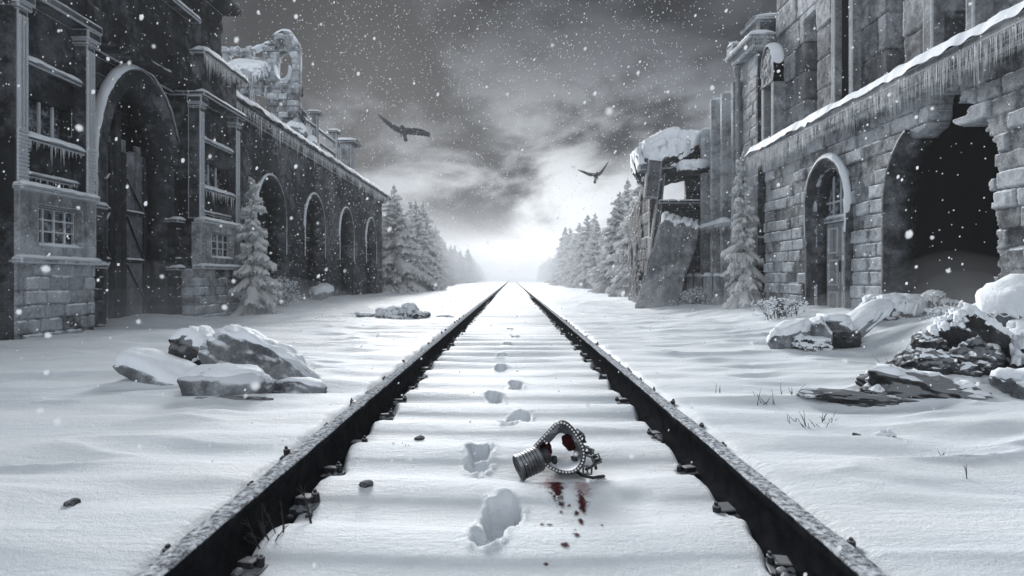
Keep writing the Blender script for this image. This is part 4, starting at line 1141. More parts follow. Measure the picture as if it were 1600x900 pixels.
# ------------------------------------------------------------------ rubble
LB = 'stones of the boulder pile left of the track'
rock('slab', 'long slanting slab half drowned in snow at the pile\'s outer end', 'stone slab', (-2.16, 3.60, .125), (.74, .26, .18), 201, boxy=.25, rot=(R(8), R(17), R(-14)), cap=.04, lo=.5, hi=.85, group=LB)
rock('boulder', 'dark rounded boulder at the back of the pile, snow on top', 'boulder', (-2.22, 3.98, .27), (.42, .38, .34), 202, mat='darkrock', cap=.03, lo=.65, hi=.95, group=LB, rough=.12, jag=.08)
rock('boulder', 'small dark boulder wedged under the rounded dark one', 'boulder', (-1.98, 3.85, .17), (.26, .28, .26), 203, mat='darkrock', cap=.012, lo=.7, group=LB)
rock('boulder', 'small snow-covered stone between dark boulder and the big slanting block', 'boulder', (-1.88, 3.98, .26), (.34, .3, .22), 204, cap=.05, lo=.1, hi=.5, group=LB)
rock('boulder', 'largest block of the pile, sloping down to the rail under thick snow', 'boulder', (-1.53, 3.64, .12), (.90, .36, .42), 205, boxy=.3, rot=(R(16), R(27), R(-6)), cap=.032, lo=.72, hi=1.05, cuts=4, jag=.06, group=LB, rough=.08, sub=5)
rock('boulder', 'low flat grey boulder at the front of the pile', 'boulder', (-1.63, 3.26, .14), (.54, .28, .23), 206, boxy=.2, rot=(R(14), 0, 0), cap=.012, lo=.85, hi=.95, group=LB, rough=.09)
rock('boulder', 'small wedge stone at the rail end of the pile', 'boulder', (-1.26, 3.38, .10), (.34, .2, .14), 207, cap=.008, lo=.7, group=LB)
rock('boulder', 'thin dark stone lying under the front boulder', 'boulder', (-1.50, 3.08, .105), (.42, .1, .05), 208, mat='darkrock', cap=0, group=LB)

RB = 'charred rubble lying right of the track'
rock('slab', 'dark tilted slab standing up from the charred heap, snow down one face', 'stone slab', (2.92, 3.62, .33), (.42, .22, .30), 211, mat='darkrock', boxy=.7, rot=(R(14), R(40), R(-12)), cap=.03, lo=.5, hi=.75, group=RB, sub=5)
rock('slab', 'broad charred slab lying flat with a white snow sheet on it', 'stone slab', (2.36, 3.14, .09), (.85, .36, .20), 212, mat='darkrock', boxy=.6, rot=(R(22), R(6), R(8)), cap=.02, lo=.93, hi=1.02, group=RB, sub=5, rough=.10)
rock('slab', 'narrow charred tongue of wreckage pointing at the rail', 'stone slab', (1.88, 3.05, .105), (.62, .2, .10), 213, mat='darkrock', boxy=.4, rot=(0, R(4), R(-6)), cap=.012, lo=.98, hi=1.1, group=RB, rough=.12)
rock('boulder', 'round charred stone at the near corner of the heap', 'boulder', (2.16, 3.36, .16), (.2, .2, .22), 214, mat='darkrock', cap=.008, lo=.9, hi=1.05, group=RB, rough=.12)
rock('boulder', 'knobbly charred stone behind the flat slab', 'boulder', (2.50, 3.52, .19), (.38, .28, .26), 215, mat='darkrock', cap=.012, lo=.85, hi=1.0, group=RB, rough=.14)
rock('boulder', 'jagged charred lump at the foot of the standing slab', 'boulder', (2.76, 3.50, .24), (.36, .3, .3), 216, mat='darkrock', cap=.012, lo=.8, hi=1.0, group=RB, rough=.14)
rock('boulder', 'dark stone crowning the heap beside the standing slab', 'boulder', (2.72, 3.72, .33), (.2, .22, .2), 217, mat='darkrock', cap=.010, lo=.8, hi=1., group=RB, rough=.12)
rock('boulder', 'pale crusted boulder at the frame edge of the heap', 'boulder', (2.76, 3.08, .14), (.36, .34, .34), 218, cap=.02, lo=.6, hi=.9, group=RB, rough=.14)
rock('boulder', 'dark block behind the pale crusted boulder', 'boulder', (3.08, 3.30, .22), (.4, .36, .36), 219, mat='darkrock', cap=.05, lo=.3, group=RB, rough=.1)
rock('boulder', 'thin black splinter of stone in front of the flat slab', 'boulder', (2.36, 2.84, .10), (.3, .08, .05), 220, mat='darkrock', cap=0, group=RB)
rock('boulder', 'big snow-smothered boulder on the bank above the charred heap', 'boulder', (3.55, 3.95, .42), (.62, .6, .5), 221, cap=.10, lo=.1, hi=.5, group=RB, rough=.12)
rock('boulder', 'grey boulder sunk in the bank below the snow-smothered one', 'boulder', (3.38, 3.70, .28), (.42, .36, .4), 222, cap=.05, lo=.3, group=RB, rough=.12)

DB = 'broken blocks before the arched door'
rock('stone_block', 'snow-topped block lying nearest the rail before the arched door', 'stone block', (2.52, 5.25, .22), (.36, .28, .20), 231, boxy=.7, rot=(0, R(-16), .3), cap=.05, group=DB)
rock('stone_block', 'grey block at the bottom of the small heap before the arched door', 'stone block', (2.62, 5.05, .16), (.26, .24, .14), 232, mat='darkrock', boxy=.7, cap=.015, group=DB)
rock('stone_block', 'upright broken block leaning in the small heap before the arched door', 'stone block', (2.76, 5.18, .25), (.17, .24, .30), 233, boxy=.6, rot=(0, R(12), .2), cap=.02, lo=.5, group=DB)
rock('stone_block', 'snow-topped block resting highest on the small heap', 'stone block', (2.98, 5.30, .335), (.27, .24, .12), 234, boxy=.75, cap=.04, group=DB)
rock('stone_block', 'dark block under the highest snow-topped block', 'stone block', (3.00, 5.27, .20), (.26, .24, .17), 235, mat='darkrock', boxy=.75, cap=0, group=DB)
rock('beam', 'fallen stone beam slanting up to the wall, buried in snow', 'stone beam', (3.20, 5.42, .26), (1.0, .22, .13), 236, boxy=.85, rot=(0, R(-27), R(16)), cap=.06, lo=.2, hi=.6, group=DB)
AB = 'rubble on the threshold of the broken archway'
rock('stone_block', 'squarish block under a thick white snow cushion at the archway', 'stone block', (3.98, 5.95, .40), (.46, .4, .16), 241, mat='darkrock', boxy=.6, cap=.11, lo=.1, hi=.45, group=AB)
rock('stone_block', 'dark broken block on the archway threshold beside the snow cushion', 'stone block', (4.30, 6.02, .47), (.22, .24, .20), 242, mat='darkrock', boxy=.6, cap=.03, lo=.5, group=AB, rot=(0, .2, .4))
rock('stone_block', 'smaller dark block outermost of the archway threshold rubble', 'stone block', (4.48, 5.98, .44), (.20, .2, .16), 243, mat='darkrock', boxy=.6, cap=.025, lo=.5, group=AB)
rock('stone_block', 'dark block topping the archway threshold rubble', 'stone block', (4.40, 6.04, .55), (.17, .18, .10), 244, mat='darkrock', boxy=.6, cap=.03, lo=.4, group=AB, rot=(0, -.2, .2))
rock('stone_block', 'dark chip between leaning beam and snow cushion', 'stone block', (3.66, 5.95, .40), (.2, .22, .18), 245, mat='darkrock', boxy=.5, cap=.01, lo=.6, group=AB)
ML = 'low debris across the snow between arcade and track'
for i, (x, y, sx, sz, m_, lab) in enumerate([(-2.45, 9.9, .42, .07, 'darkrock', 'flattest debris lump nearest the arcade, almost buried'), (-2.05, 9.9, .75, .20, 'rock', 'snowy debris hump in the middle of the low heap'), (-1.74, 9.8, .40, .28, 'rock', 'tallest stone of the low debris heap in midfield'),
        (-1.50, 9.6, .30, .13, 'darkrock', 'dark stone at the rail end of the low debris heap'), (-1.12, 9.7, .26, .06, 'darkrock', 'small dark crumb lying apart by the rail'), (-1.95, 9.5, .5, .06, 'darkrock', 'thin dark splinter along the front of the low debris heap')]):
    rock('boulder', lab, 'boulder', (x, y, gz(x, y) + sz * .15), (sx, .3, sz), 250 + i, mat=m_, cap=.05 if m_ == 'rock' else .015, lo=.3 if m_ == 'rock' else .8, hi=.6 if m_ == 'rock' else 1., group=ML, rough=.16, jag=.22, rot=(0, .1 * (-1) ** i, i))
rock('boulder', 'snowed-over stone in the doorway of the second arch', 'boulder', (-5.75, 17.4, .28), (.7, .9, .5), 260, cap=.10, lo=.2, rough=.14)
rock('boulder', 'dark chunk of slag lying on open snow right of the track', 'boulder', (1.57, 2.42, gz(1.57, 2.42) + .006), (.11, .06, .035), 261, mat='darkrock', cap=.006, lo=.6, rough=.15)
rock('boulder', 'tiny dark pebble beside the dark chunk of slag', 'boulder', (1.46, 2.44, gz(1.46, 2.44) + .005), (.035, .03, .03), 262, mat='darkrock', cap=0, rough=.15, sub=3)
for i, (x, y, lab) in enumerate([(-1.30, 1.70, 'black pebble on the snow outside the left rail'), (-.50, 1.98, 'black pebble between the left rail and the large footprint'), (-.42, 2.62, 'small dark pebble inside the track near the left rail')]):
    rock('pebble', lab, 'pebble', (x, y, gz(x, y) + .004), (.045, .04, .025), 265 + i, mat='darkrock', cap=0, rough=.15, sub=3)

# ------------------------------------------------------------------ dry plants
def stems(name, label, cat, x, y, n, h, spread, seed, lean=.4, fork=2, rad=.003, group=None, mat='twig'):
    r = random.Random(seed); b = MB()
    for i in range(n):
        a = r.uniform(0, 6.28); q = r.uniform(0, spread) ; p = Vector((q * math.cos(a), q * math.sin(a), -.03))
        l = h * r.uniform(.45, 1.1); az = r.uniform(0, 6.28); ln = r.uniform(.1, 1) * lean
        d = Vector((ln * math.cos(az), ln * math.sin(az), 1)).normalized(); bend = Vector((r.uniform(-.5, .5), r.uniform(-.5, .5), r.uniform(-.5, 0)))
        pts = [p]
        for k in range(4): d = (d + bend * .22).normalized(); pts.append(pts[-1] + d * l / 4)
        b.tube(pts, [rad, rad * .85, rad * .7, rad * .5, rad * .25], 4, cap=False)
        for f in range(fork):
            s = r.randrange(1, 4); dd = (d + Vector((r.uniform(-1, 1), r.uniform(-1, 1), r.uniform(-.1, .8)))).normalized()
            p2 = pts[s] + dd * l * r.uniform(.12, .3)
            b.tube([pts[s], (pts[s] + p2) / 2 + Vector((0, 0, .004)), p2], [rad * .5, rad * .4, rad * .2], 4, cap=False)
    o = b.build(name, M[mat]); o.location = (x, y, gz(x, y)); tag(o, label, cat, group)
    return o
GT = 'dry stalks poking through the snow right of the track'
for i, (x, y, n, h, sp, lean, lab) in enumerate([
    (1.34, 3.06, 9, .12, .07, .9, 'thin tuft of dry stalks between the right rail and charred tongue'),
    (1.60, 3.30, 6, .13, .06, .7, 'upright dry stalks beside the pointed charred wreckage'),
    (1.33, 2.60, 14, .10, .09, 1.2, 'dense dry tuft halfway from the right rail to the slag chunk'),
    (1.44, 2.68, 5, .09, .05, .8, 'small dry sprig just behind the dense tuft'),
    (1.63, 2.17, 10, .06, .07, 1.8, 'flattened dark tuft below the slag chunk'),
    (1.52, 1.92, 2, .09, .01, .5, 'two bare stalks standing alone in the foreground snow'),
    (1.60, 2.02, 2, .04, .01, 1.0, 'short broken stalk behind the two bare stalks'),
    (2.28, 3.42, 5, .28, .06, .9, 'tall curved stalks rising behind the round charred stone'),
    (1.20, 3.35, 3, .10, .04, .8, 'faint pair of stalks close beside the right rail')]):
    stems('dry_grass', lab, 'dry grass', x, y, n, h, sp, 300 + i, lean, 1, .0022, GT)
stems('dry_weed', 'tall dry weed with hanging leaves inside the left rail', 'dry weed', -.60, 1.74, 2, .20, .012, 320, .25, 4, .003)
stems('dry_weed', 'tangled dry twigs lying at the foot of the left rail', 'dry weed', -.66, 1.58, 10, .13, .05, 321, 1.6, 3, .0025)
stems('dry_weed', 'short bent sprig by the pebble inside the left rail', 'dry weed', -.47, 2.44, 4, .06, .02, 322, 1.2, 2, .002)
stems('dry_weed', 'fallen dry twig lying beyond the slag chunk', 'dry weed', 1.72, 2.38, 2, .14, .01, 323, 3.5, 2, .002)
def shrub(label, x, y, w, h, seed, n=60):
    e = thing('frosted_shrub', label, 'shrub', (x, y, gz(x, y)))
    o = stems('twigs', None, None, 0, 0, n, h, w * .5, seed, .9, 4, .005); o.location = (0, 0, 0); o.parent = e
    r = np.random.RandomState(seed); V = []; F = []
    V0, F0 = ICO[2]
    b = 0
    for k in range(n * 9):
        a = r.rand() * 6.28; q = w * .62 * math.sqrt(r.rand()); z = h * r.rand() ** .8 * (1 - .6 * (q / w) ** 1.5)
        s = r.uniform(.004, .011) * (1 + h)
        V.append(V0[:42] * np.array([s, s, s * .7]) * (1 + .3 * r.rand(42, 1)) + np.array([q * math.cos(a), q * math.sin(a), z])); F.append(F0 + b); b += len(V0[:42])
    tag(mesh_np('rime', np.concatenate(V), np.concatenate(F), M['snow'], e, smooth=True), kind='stuff')
    return e
ICO[2] = ico(2)
shrub('frosted shrub at the foot of the wall left of the arched door', 3.6, 7.7, .6, .30, 330, 45)
shrub('frosted shrub at the foot of the leaning ruin', 4.15, 12.7, .7, .42, 331, 70)
shrub('frosted low shrub under the first arcade arch', -5.45, 13.4, .8, .7, 332, 80)
shrub('small snowy shrub on the threshold right of the archway rubble', 4.15, 5.45, .32, .12, 333, 50)

# ------------------------------------------------------------------ gas mask
gm = thing('gas_mask', 'broken gas mask with studded visor rim lying in the snow', 'gas mask', (.180, 2.17, .072), rot=(R(-14), R(0), R(-6)))
gm.scale = (.98,) * 3
K = .00256
outline_px = [(843, 703), (852, 692), (864, 679), (874, 668), (882, 664), (892, 666), (902, 675), (911, 688), (917, 702), (917, 717), (910, 729), (898, 735), (884, 735), (869, 730), (855, 721), (846, 712)]
base = np.array([((x - 882) * K, (720 - y) * K) for x, y in outline_px])
def smooth_closed(P, n):
    m = len(P); out = []
    for i in range(m):
        p0, p1, p2, p3 = P[i - 1], P[i], P[(i + 1) % m], P[(i + 2) % m]
        for k in range(n):
            t = k / n; out.append(.5 * ((2*p1) + (-p0 + p2) * t + (2*p0 - 5*p1 + 4*p2 - p3) * t*t + (-p0 + 3*p1 - 3*p2 + p3) * t**3))
    return np.array(out)
OUT = smooth_closed(base, 5); cen = OUT.mean(0)
def ring_at(sc, yoff, wob=0): return [(cen[0] + (p[0] - cen[0]) * sc, yoff, cen[1] + (p[1] - cen[1]) * sc) for p in OUT]
def loft(name, rings, mat, parent, smooth=True, close=True):
    n = len(rings[0]); V = [p for r in rings for p in r]; F = []
    for i in range(len(rings) - 1):
        for k in range(n): F.append((i*n + k, i*n + (k+1) % n, (i+1)*n + (k+1) % n, (i+1)*n + k))
    if close:
        i = len(rings) - 1
        for k in range(n): F.append((i*n + k, i*n + (k+1) % n, (k+1) % n, k))
    b = MB(); b.add(V, F); return b.build(name, M[mat], parent, smooth=smooth)
# hollow face piece: outer skin back to the face seal, then the inner skin
fp = loft('face_piece', [ring_at(1.02, -.004), ring_at(1.10, .012), ring_at(1.08, .045), ring_at(.98, .08), ring_at(.78, .105), ring_at(.60, .108), ring_at(.60, .100), ring_at(.76, .092), ring_at(.92, .07), ring_at(1.0, .04), ring_at(.98, .004)], 'rubber', gm)
loft('lining', [ring_at(.955, .002), ring_at(.975, .03), ring_at(.90, .062), ring_at(.74, .085), ring_at(.58, .094), ring_at(.57, .092), ring_at(.72, .082), ring_at(.88, .058), ring_at(.95, .03), ring_at(.94, .002)], 'lining', gm)
loft('visor_rim', [ring_at(1.03, -.008), ring_at(1.05, -.020), ring_at(.99, -.026), ring_at(.93, -.020), ring_at(.92, -.006), ring_at(.98, .0)], 'rubber', gm)
rim = MB()
PR = np.array(ring_at(.99, -.027)); L = np.concatenate([[0], np.cumsum(np.linalg.norm(np.diff(np.vstack([PR, PR[:1]]), axis=0), axis=1))])
ns = 46
for k in range(ns):
    s = L[-1] * k / ns; q = [np.interp(s, L, np.append(PR[:, c], PR[0, c])) for c in range(3)]
    V0, F0 = ICO[2]; rim.add(V0 * np.array([.0042, .0035, .0042]) + np.array(q), [tuple(f) for f in F0])
rim.build('rim_studs', M['plate'], gm, smooth=True)
# shards of the visor left in the rim
for i, (k0, k1, dep) in enumerate(((8, 22, .30), (30, 40, .22), (62, 74, .26))):
    pts = [OUT[k % len(OUT)] for k in range(k0, k1 + 1)]
    b = MB(); inner = []
    r = random.Random(i + 4)
    for j, p in enumerate(pts):
        f = dep * math.sin(math.pi * j / (len(pts) - 1)) * r.uniform(.6, 1.1); inner.append(p * .96 * (1 - f) + cen * (.04 + .96 * f))
    n = len(pts); V = []
    for yy in (-.014, -.0115):
        V += [(cen[0] + (p[0] - cen[0]) * .95, yy, cen[1] + (p[1] - cen[1]) * .95) for p in pts] + [(p[0], yy, p[1]) for p in inner]
    F = []
    for j in range(n - 1):
        F += [(j, j+1, n+j+1, n+j), (2*n+j, 3*n+j, 3*n+j+1, 2*n+j+1), (n+j, n+j+1, 3*n+j+1, 3*n+j)]
    b.add(V, F); b.build('visor_shard', M['glass'], gm)
# blood on the lining
r = random.Random(9)
for i, (a, b_, s) in enumerate(((.030, .075, .020), (.045, .058, .018), (-.052, .048, .020), (-.045, .030, .017), (.060, .010, .012), (-.02, .0, .013))):
    V, F = rock_shape((s * 2.1, .012, s * 2.6), 400 + i, 0, 3, 3, .3, rot=(0, r.uniform(-.8, .8), 0)); o = mesh_np('blood_splash', V, F, M['blood'] if i != 4 and i != 5 else M['rubber'], gm, smooth=True); o.location = (a - .004, .040 + .012 * (i % 3), b_)
# filter canister, ribbed tin with a dark grille end
ax = Vector((-.86, -.30, -.40)).normalized()
c0 = Vector((-.070, -.012, .012)); 
fc = bpy.data.objects.new('filter_canister', None); link(fc, gm); fc.location = c0; fc.rotation_euler = ax.to_track_quat('Z', 'Y').to_euler()
def lathe(prof, n=40):
    V = [(r_ * math.cos(2*math.pi*k/n), r_ * math.sin(2*math.pi*k/n), z) for r_, z in prof for k in range(n)]
    F = [(i*n + k, i*n + (k+1) % n, (i+1)*n + (k+1) % n, (i+1)*n + k) for i in range(len(prof) - 1) for k in range(n)]
    b = MB(); b.add(V, F); return b
prof = [(.020, -.012), (.030, .0), (.044, .006), (.047, .012)]
z = .014
for k in range(6): prof += [(.0485, z), (.0485, z + .006), (.0445, z + .008), (.0445, z + .0105)]; z += .0125
prof += [(.050, z), (.050, z + .010), (.046, z + .013), (.044, z + .008)]
lathe(prof).build('canister_body', M['steel'], fc, smooth=False)
lathe([(.044, z + .008), (.030, z + .006), (.029, z + .009), (.018, z + .009), (.017, z + .006), (.0, z + .006)]).build('end_grille', M['rubber'], fc)
lathe([(.027, -.030), (.031, -.028), (.031, -.004), (.027, -.002)]).build('connector', M['rubber'], fc)
o = None
for i, pts in enumerate(([(.085, .02, .03), (.112, .02, .034), (.135, .01, .020), (.150, .0, .012), (.128, -.01, -.010), (.10, .0, -.028)],
                         [(.060, .03, .095), (.080, .05, .105), (.095, .06, .09), (.092, .05, .07)],
                         [(.055, .02, -.03), (.085, .0, -.05), (.125, -.02, -.055), (.165, .01, -.050)],
                         [(.07, .06, .06), (.11, .08, .05), (.13, .06, .02), (.14, .05, -.03)])):
    b = MB(); b.tube(pts, .013, 8, squash=.45); b.build('head_strap', M['rubber'], gm, smooth=True)
for i, (x, y, z_, rz) in enumerate(((.110, .0, .036, .3), (.138, -.012, .012, 1.2), (.070, .02, .10, .6), (.105, -.012, -.028, 0.))):
    b = MB(); Mx = Matrix.Translation((x, y, z_)) @ Euler((.3, rz, .2)).to_matrix().to_4x4() @ Matrix.Scale(1.35, 4)
    for q in ((-.014, .014, -.004, .004, .009, .013), (-.014, .014, -.004, .004, -.013, -.009), (-.014, -.010, -.004, .004, -.009, .009), (.010, .014, -.004, .004, -.009, .009), (-.002, .002, -.003, .003, -.009, .009)): b.box(*q, Mx)
    b.build('buckle', M['steel'], gm, bevel=.001)

# blood on the snow
def blot(name, x, y, sx, sy, seed, mat, hgt=.0035):
    x, y, sx, sy = x * .968, y * .968, sx * .968, sy * .968
    n = 26; rings = 5; r = np.random.RandomState(seed); V = []; F = []; T = []
    for i in range(rings + 1):
        for k in range(n):
            a = 2 * math.pi * k / n
            q = (i / rings) * (1 + .25 * float(noise(math.cos(a) * 1.7 + seed, math.sin(a) * 1.7, 0, seed)) + .18 * float(noise(math.cos(a) * 5, math.sin(a) * 5, 0, seed + 1)))
            px, py = x + sx * q * math.cos(a), y + sy * q * math.sin(a)
            V.append((px, py, gz(px, py) + hgt * (1 - (i / rings) ** 3) + (.0014 if i < rings else .0006))); T.append(1 - i / rings)
    for i in range(rings):
        for k in range(n): F.append((i*n + k, i*n + (k+1) % n, (i+1)*n + (k+1) % n, (i+1)*n + k))
    return mesh_np(name, V, np.array(F), M[mat], attrs={'tone': T}, smooth=True)
BD = 'blood drops on the snow in front of the gas mask'
tag(blot('blood_patch', .150, 2.12, .075, .22, 1, 'stain', .002), 'blurred pink blood stain soaked in snow below the filter canister', 'blood stain')
tag(blot('blood_patch', .245, 2.04, .045, .20, 2, 'stain', .002), 'fainter pink blood stain nearer the visor side', 'blood stain')
tag(blot('blood_streak', .155, 2.05, .035, .17, 3, 'bloodstain', .003), 'dark red blood streak running down the larger pink stain', 'blood stain')
tag(blot('blood_streak', .235, 1.93, .022, .10, 4, 'bloodstain', .003), 'smaller dark red streak below the visor side', 'blood stain')
drops = [(.155, 1.98, .013, .028), (.165, 1.925, .014, .012), (.160, 1.88, .008, .010), (.215, 1.80, .008, .020), (.095, 1.790, .009, .008), (.115, 1.785, .010, .009), (.185, 1.655, .013, .013), (.147, 1.595, .013, .012),
         (.187, 1.70, .005, .005), (.147, 1.71, .004, .004), (.19, 1.92, .007, .008), (.275, 1.76, .006, .005), (.09, 1.515, .007, .005), (.21, 1.87, .010, .016), (.16, 2.03, .014, .03)]
for i, (x, y, a, b_) in enumerate(drops):
    tag(blot('blood_drop', x, y, a * 1.5, b_ * 2.0, 20 + i, 'bloodstain', .0016), 'dark red blood drop spotting the snow before the gas mask', 'blood drop', BD)

# ------------------------------------------------------------------ flying birds
def bird(label, loc, wl, wr, body, scale, seed):
    """Gliding bird, one skin: lofted body with head and tail, two bent wings with fingered trailing edges, trailing feet."""
    e = MB()
    e.tube([Vector(p) for p in body[0]], body[1], 8)
    for sgn, W in ((-1, wl), (1, wr)):
        lead = [Vector(p) for p in W[0]]; chord = W[1]; cd = Vector(W[2]); n = 14
        def at(t):
            s = t * (len(lead) - 1); i = min(int(s), len(lead) - 2); return lead[i].lerp(lead[i + 1], s - i)
        V = []; F = []
        for k in range(n + 1):
            t = k / n; p = at(t); c = np.interp(t, np.linspace(0, 1, len(chord)), chord) * (1 if k % 2 else .86)
            th = .035 * (1 - .75 * t)
            V += [p + Vector((0, 0, th)), p - Vector((0, 0, th)) , p + cd * c * .5 - Vector((0, 0, .02)), p + cd * c, p + cd * c * .5 + Vector((0, 0, .03))]
        for k in range(n):
            for j in range(5): F.append((k*5 + j, k*5 + (j+1) % 5, (k+1)*5 + (j+1) % 5, (k+1)*5 + j))
        F.append(tuple(range(5))); F.append(tuple(n*5 + j for j in range(5)))
        e.add(V, F)
    for dx in (-.05, .05): e.tube([(dx, -.1, -.12), (dx * 1.3, -.15, -.30), (dx * 1.2, -.05, -.36)], [.03, .02, .008], 5)
    o = e.build('bird', M['feather'], None, smooth=False); o.location = loc; o.scale = (scale,) * 3
    tag(o, label, 'bird', 'birds circling above the track')
    return o
Y1 = 24.0
bird('larger dark bird gliding under the clouds nearer the arcade side', (-4.53, Y1, CAMZ + 232 / 900 * Y1),
     ([(-.10, 0, .05), (-.45, .1, .25), (-.80, .05, .48), (-1.08, 0, .68)], [.30, .36, .30, .10], (.10, .35, -.75)),
     ([(.10, 0, .05), (.45, .1, .10), (.85, .05, .02), (1.18, 0, -.14)], [.30, .38, .34, .22], (-.12, .35, -.75)),
     ([(0, -.45, .06), (0, -.36, .07), (0, -.2, .03), (0, 0, 0), (0, .25, -.06), (-.02, .5, -.16), (-.03, .75, -.26)], [.02, .07, .10, .14, .12, .07, .09]), .95, 1)
Y2 = 30.0
bird('smaller pale-lit bird with raised wings over the bright clouds', (4.40, Y2, CAMZ + 162 / 900 * Y2),
     ([(-.10, 0, .05), (-.45, .1, .12), (-.75, .05, .22), (-1.10, 0, .30)], [.26, .30, .22, .06], (.10, .35, -.6)),
     ([(.10, 0, .05), (.32, .1, .28), (.50, .05, .52), (.72, 0, .80)], [.26, .32, .24, .06], (.14, .35, -.6)),
     ([(0, -.45, .02), (0, -.36, .04), (0, -.2, .03), (0, 0, 0), (0, .25, -.10), (.0, .5, -.24), (.0, .7, -.34)], [.02, .07, .10, .13, .11, .07, .09]), .88, 2)

# ------------------------------------------------------------------ falling snow
def falling_snow():
    rg = np.random.RandomState(78)
    V0, F0 = ICO[2]; V0 = V0[:42]
    bm = bmesh.new(); bmesh.ops.create_icosphere(bm, subdivisions=1, radius=1); V1 = np.array([v.co[:] for v in bm.verts]); F1 = np.array([[v.index for v in f.verts] for f in bm.faces]); bm.free()
    V = []; F = []; b = 0
    n = 13500
    y = .55 + 15 * rg.rand(n) ** .85
    x = (rg.rand(n) * 2 - 1) * (1.1 * y + 1.2); z = rg.rand(n) * np.minimum(.75 * y + 1.2, 8.0) + .02
    s = .0012 + .0026 * rg.rand(n) ** 3 + .00045 * y * rg.rand(n)
    for i in range(n):
        if x[i] < -5.0 + .0 or x[i] > 4.0: 
            if y[i] > 3: x[i] = rg.uniform(-5.0, 4.0)
        if z[i] < .12: continue
        if abs(x[i]) < .04 and y[i] < .8: continue
        st = np.array([1, 1, 1 + rg.rand() * .7]) * s[i]
        P = V1 * st * (1 + .35 * rg.rand(12, 1)) ; c, sn = math.cos(.4), math.sin(.4)
        P = np.stack([P[:, 0] * c + P[:, 2] * sn, P[:, 1], -P[:, 0] * sn + P[:, 2] * c], 1)
        V.append(P + np.array([x[i], y[i], z[i]])); F.append(F1 + b); b += 12
    for i in range(30):
        yy = rg.uniform(.42, .9); p = np.array([rg.uniform(-.9, .9) * yy, yy, .76 + rg.uniform(-.45, .48) * yy])
        V.append(V1 * rg.uniform(.0016, .0036) * (1 + .35 * rg.rand(12, 1)) + p); F.append(F1 + b); b += 12
    o = mesh_np('falling_snow', np.concatenate(V), np.concatenate(F), M['flake'], smooth=True)
    tag(o, 'white snowflakes drifting down all over the scene', None, None, 'stuff')
falling_snow()

# ------------------------------------------------------------------ haze
b = MB(); b.box(-60, 60, -14, 320, -1.4, 8.4)
hz = b.build('haze', bpy.data.materials.new('haze_air'))
hm = hz.data.materials[0]; hm.use_nodes = True; t = NT(hm.node_tree)
out = t.n('ShaderNodeOutputMaterial'); pv = t.n('ShaderNodeVolumePrincipled')
pv.inputs['Color'].default_value = (.93, .96, 1, 1); pv.inputs['Density'].default_value = .0022; pv.inputs['Anisotropy'].default_value = .12
t.l(pv.outputs[0], out.inputs['Volume'])
tag(hz, kind='stuff')

mm = bpy.data.materials.new('low_mist_air'); mm.use_nodes = True; t = NT(mm.node_tree)
out = t.n('ShaderNodeOutputMaterial'); pv = t.n('ShaderNodeVolumePrincipled')
pv.inputs['Color'].default_value = (.95, .97, 1, 1); pv.inputs['Density'].default_value = .05; pv.inputs['Anisotropy'].default_value = .1
t.l(pv.outputs[0], out.inputs['Volume'])
for i, (x, y, z, sx, sy, sz) in enumerate([(-5.4, 8.5, .10, 1.1, 2.1, .95), (-4.9, 10.4, .1, 1.6, 1.4, .5), (-5.2, 13.5, .1, 1.5, 2.6, .7),
                                         (3.6, 5.9, .15, .75, 1.0, .50), (3.7, 4.8, .55, .5, .6, .45), (3.9, 9.0, .1, 1.0, 1.6, .5), (3.4, 12.4, .1, 1.4, 1.2, .6)]):
    for q in range(4):      # nested puffs, so that the edge thins out instead of stopping
        V, F = ICO[4]; f = 1 - .22 * q
        W = V * (1 + .18 * fbm(V[:, 0] * 1.6, V[:, 1] * 1.6, V[:, 2] * 1.6, 500 + i * 5 + q, 3))[:, None]
        o = mesh_np('low_mist', W * np.array([sx * f, sy * f, sz * f * f]), F, mm, smooth=True); o.location = (x + .05 * q, y - .06 * q, z); tag(o, kind='stuff')

fm = mm.copy(); fm.name = 'far_mist_air'
[n for n in fm.node_tree.nodes if n.type == 'PRINCIPLED_VOLUME'][0].inputs['Density'].default_value = .009
for i, (x, y, z, sx, sy, sz) in enumerate([(-8, 46, 1.0, 7.5, 20, 5.5), (8, 44, 1.0, 7, 22, 5.5), (0, 120, 1.0, 50, 62, 7.0)]):
    for q in range(3):
        V, F = ICO[4]; f = 1 - .22 * q
        W = V * (1 + .12 * fbm(V[:, 0] * 1.6, V[:, 1] * 1.6, V[:, 2] * 1.6, 600 + i * 5 + q, 3))[:, None]
        o = mesh_np('far_mist', W * np.array([sx * f, sy * f, sz * f]), F, fm, smooth=True); o.location = (x, y + q, z); tag(o, kind='stuff')

# ------------------------------------------------------------------ sky and sun
SUN_EL, SUN_AZ = 20.0, -13.0      # sun ahead of the camera, a touch to the left
w = bpy.data.worlds.new('World'); scene.world = w; w.use_nodes = True
t = NT(w.node_tree)
out = t.n('ShaderNodeOutputWorld')
tc = t.n('ShaderNodeTexCoord').outputs['Generated']
sp = t.n('ShaderNodeSeparateXYZ'); t.l(tc, sp.inputs[0])
zc = t.math('MAXIMUM', sp.outputs['Z'], 0.0)
mpw = t.n('ShaderNodeMapping'); mpw.inputs['Location'].default_value = (2, 14, 7); mpw.inputs['Scale'].default_value = (1, 1, 1.9); t.l(tc, mpw.inputs[0])
def wnoise(scale, detail, rough, dist):
    m = t.n('ShaderNodeTexNoise'); m.inputs['Scale'].default_value = scale; m.inputs['Detail'].default_value = detail
    m.inputs['Roughness'].default_value = rough; m.inputs['Distortion'].default_value = dist
    t.l(mpw.outputs[0], m.inputs['Vector']); return m.outputs['Fac']
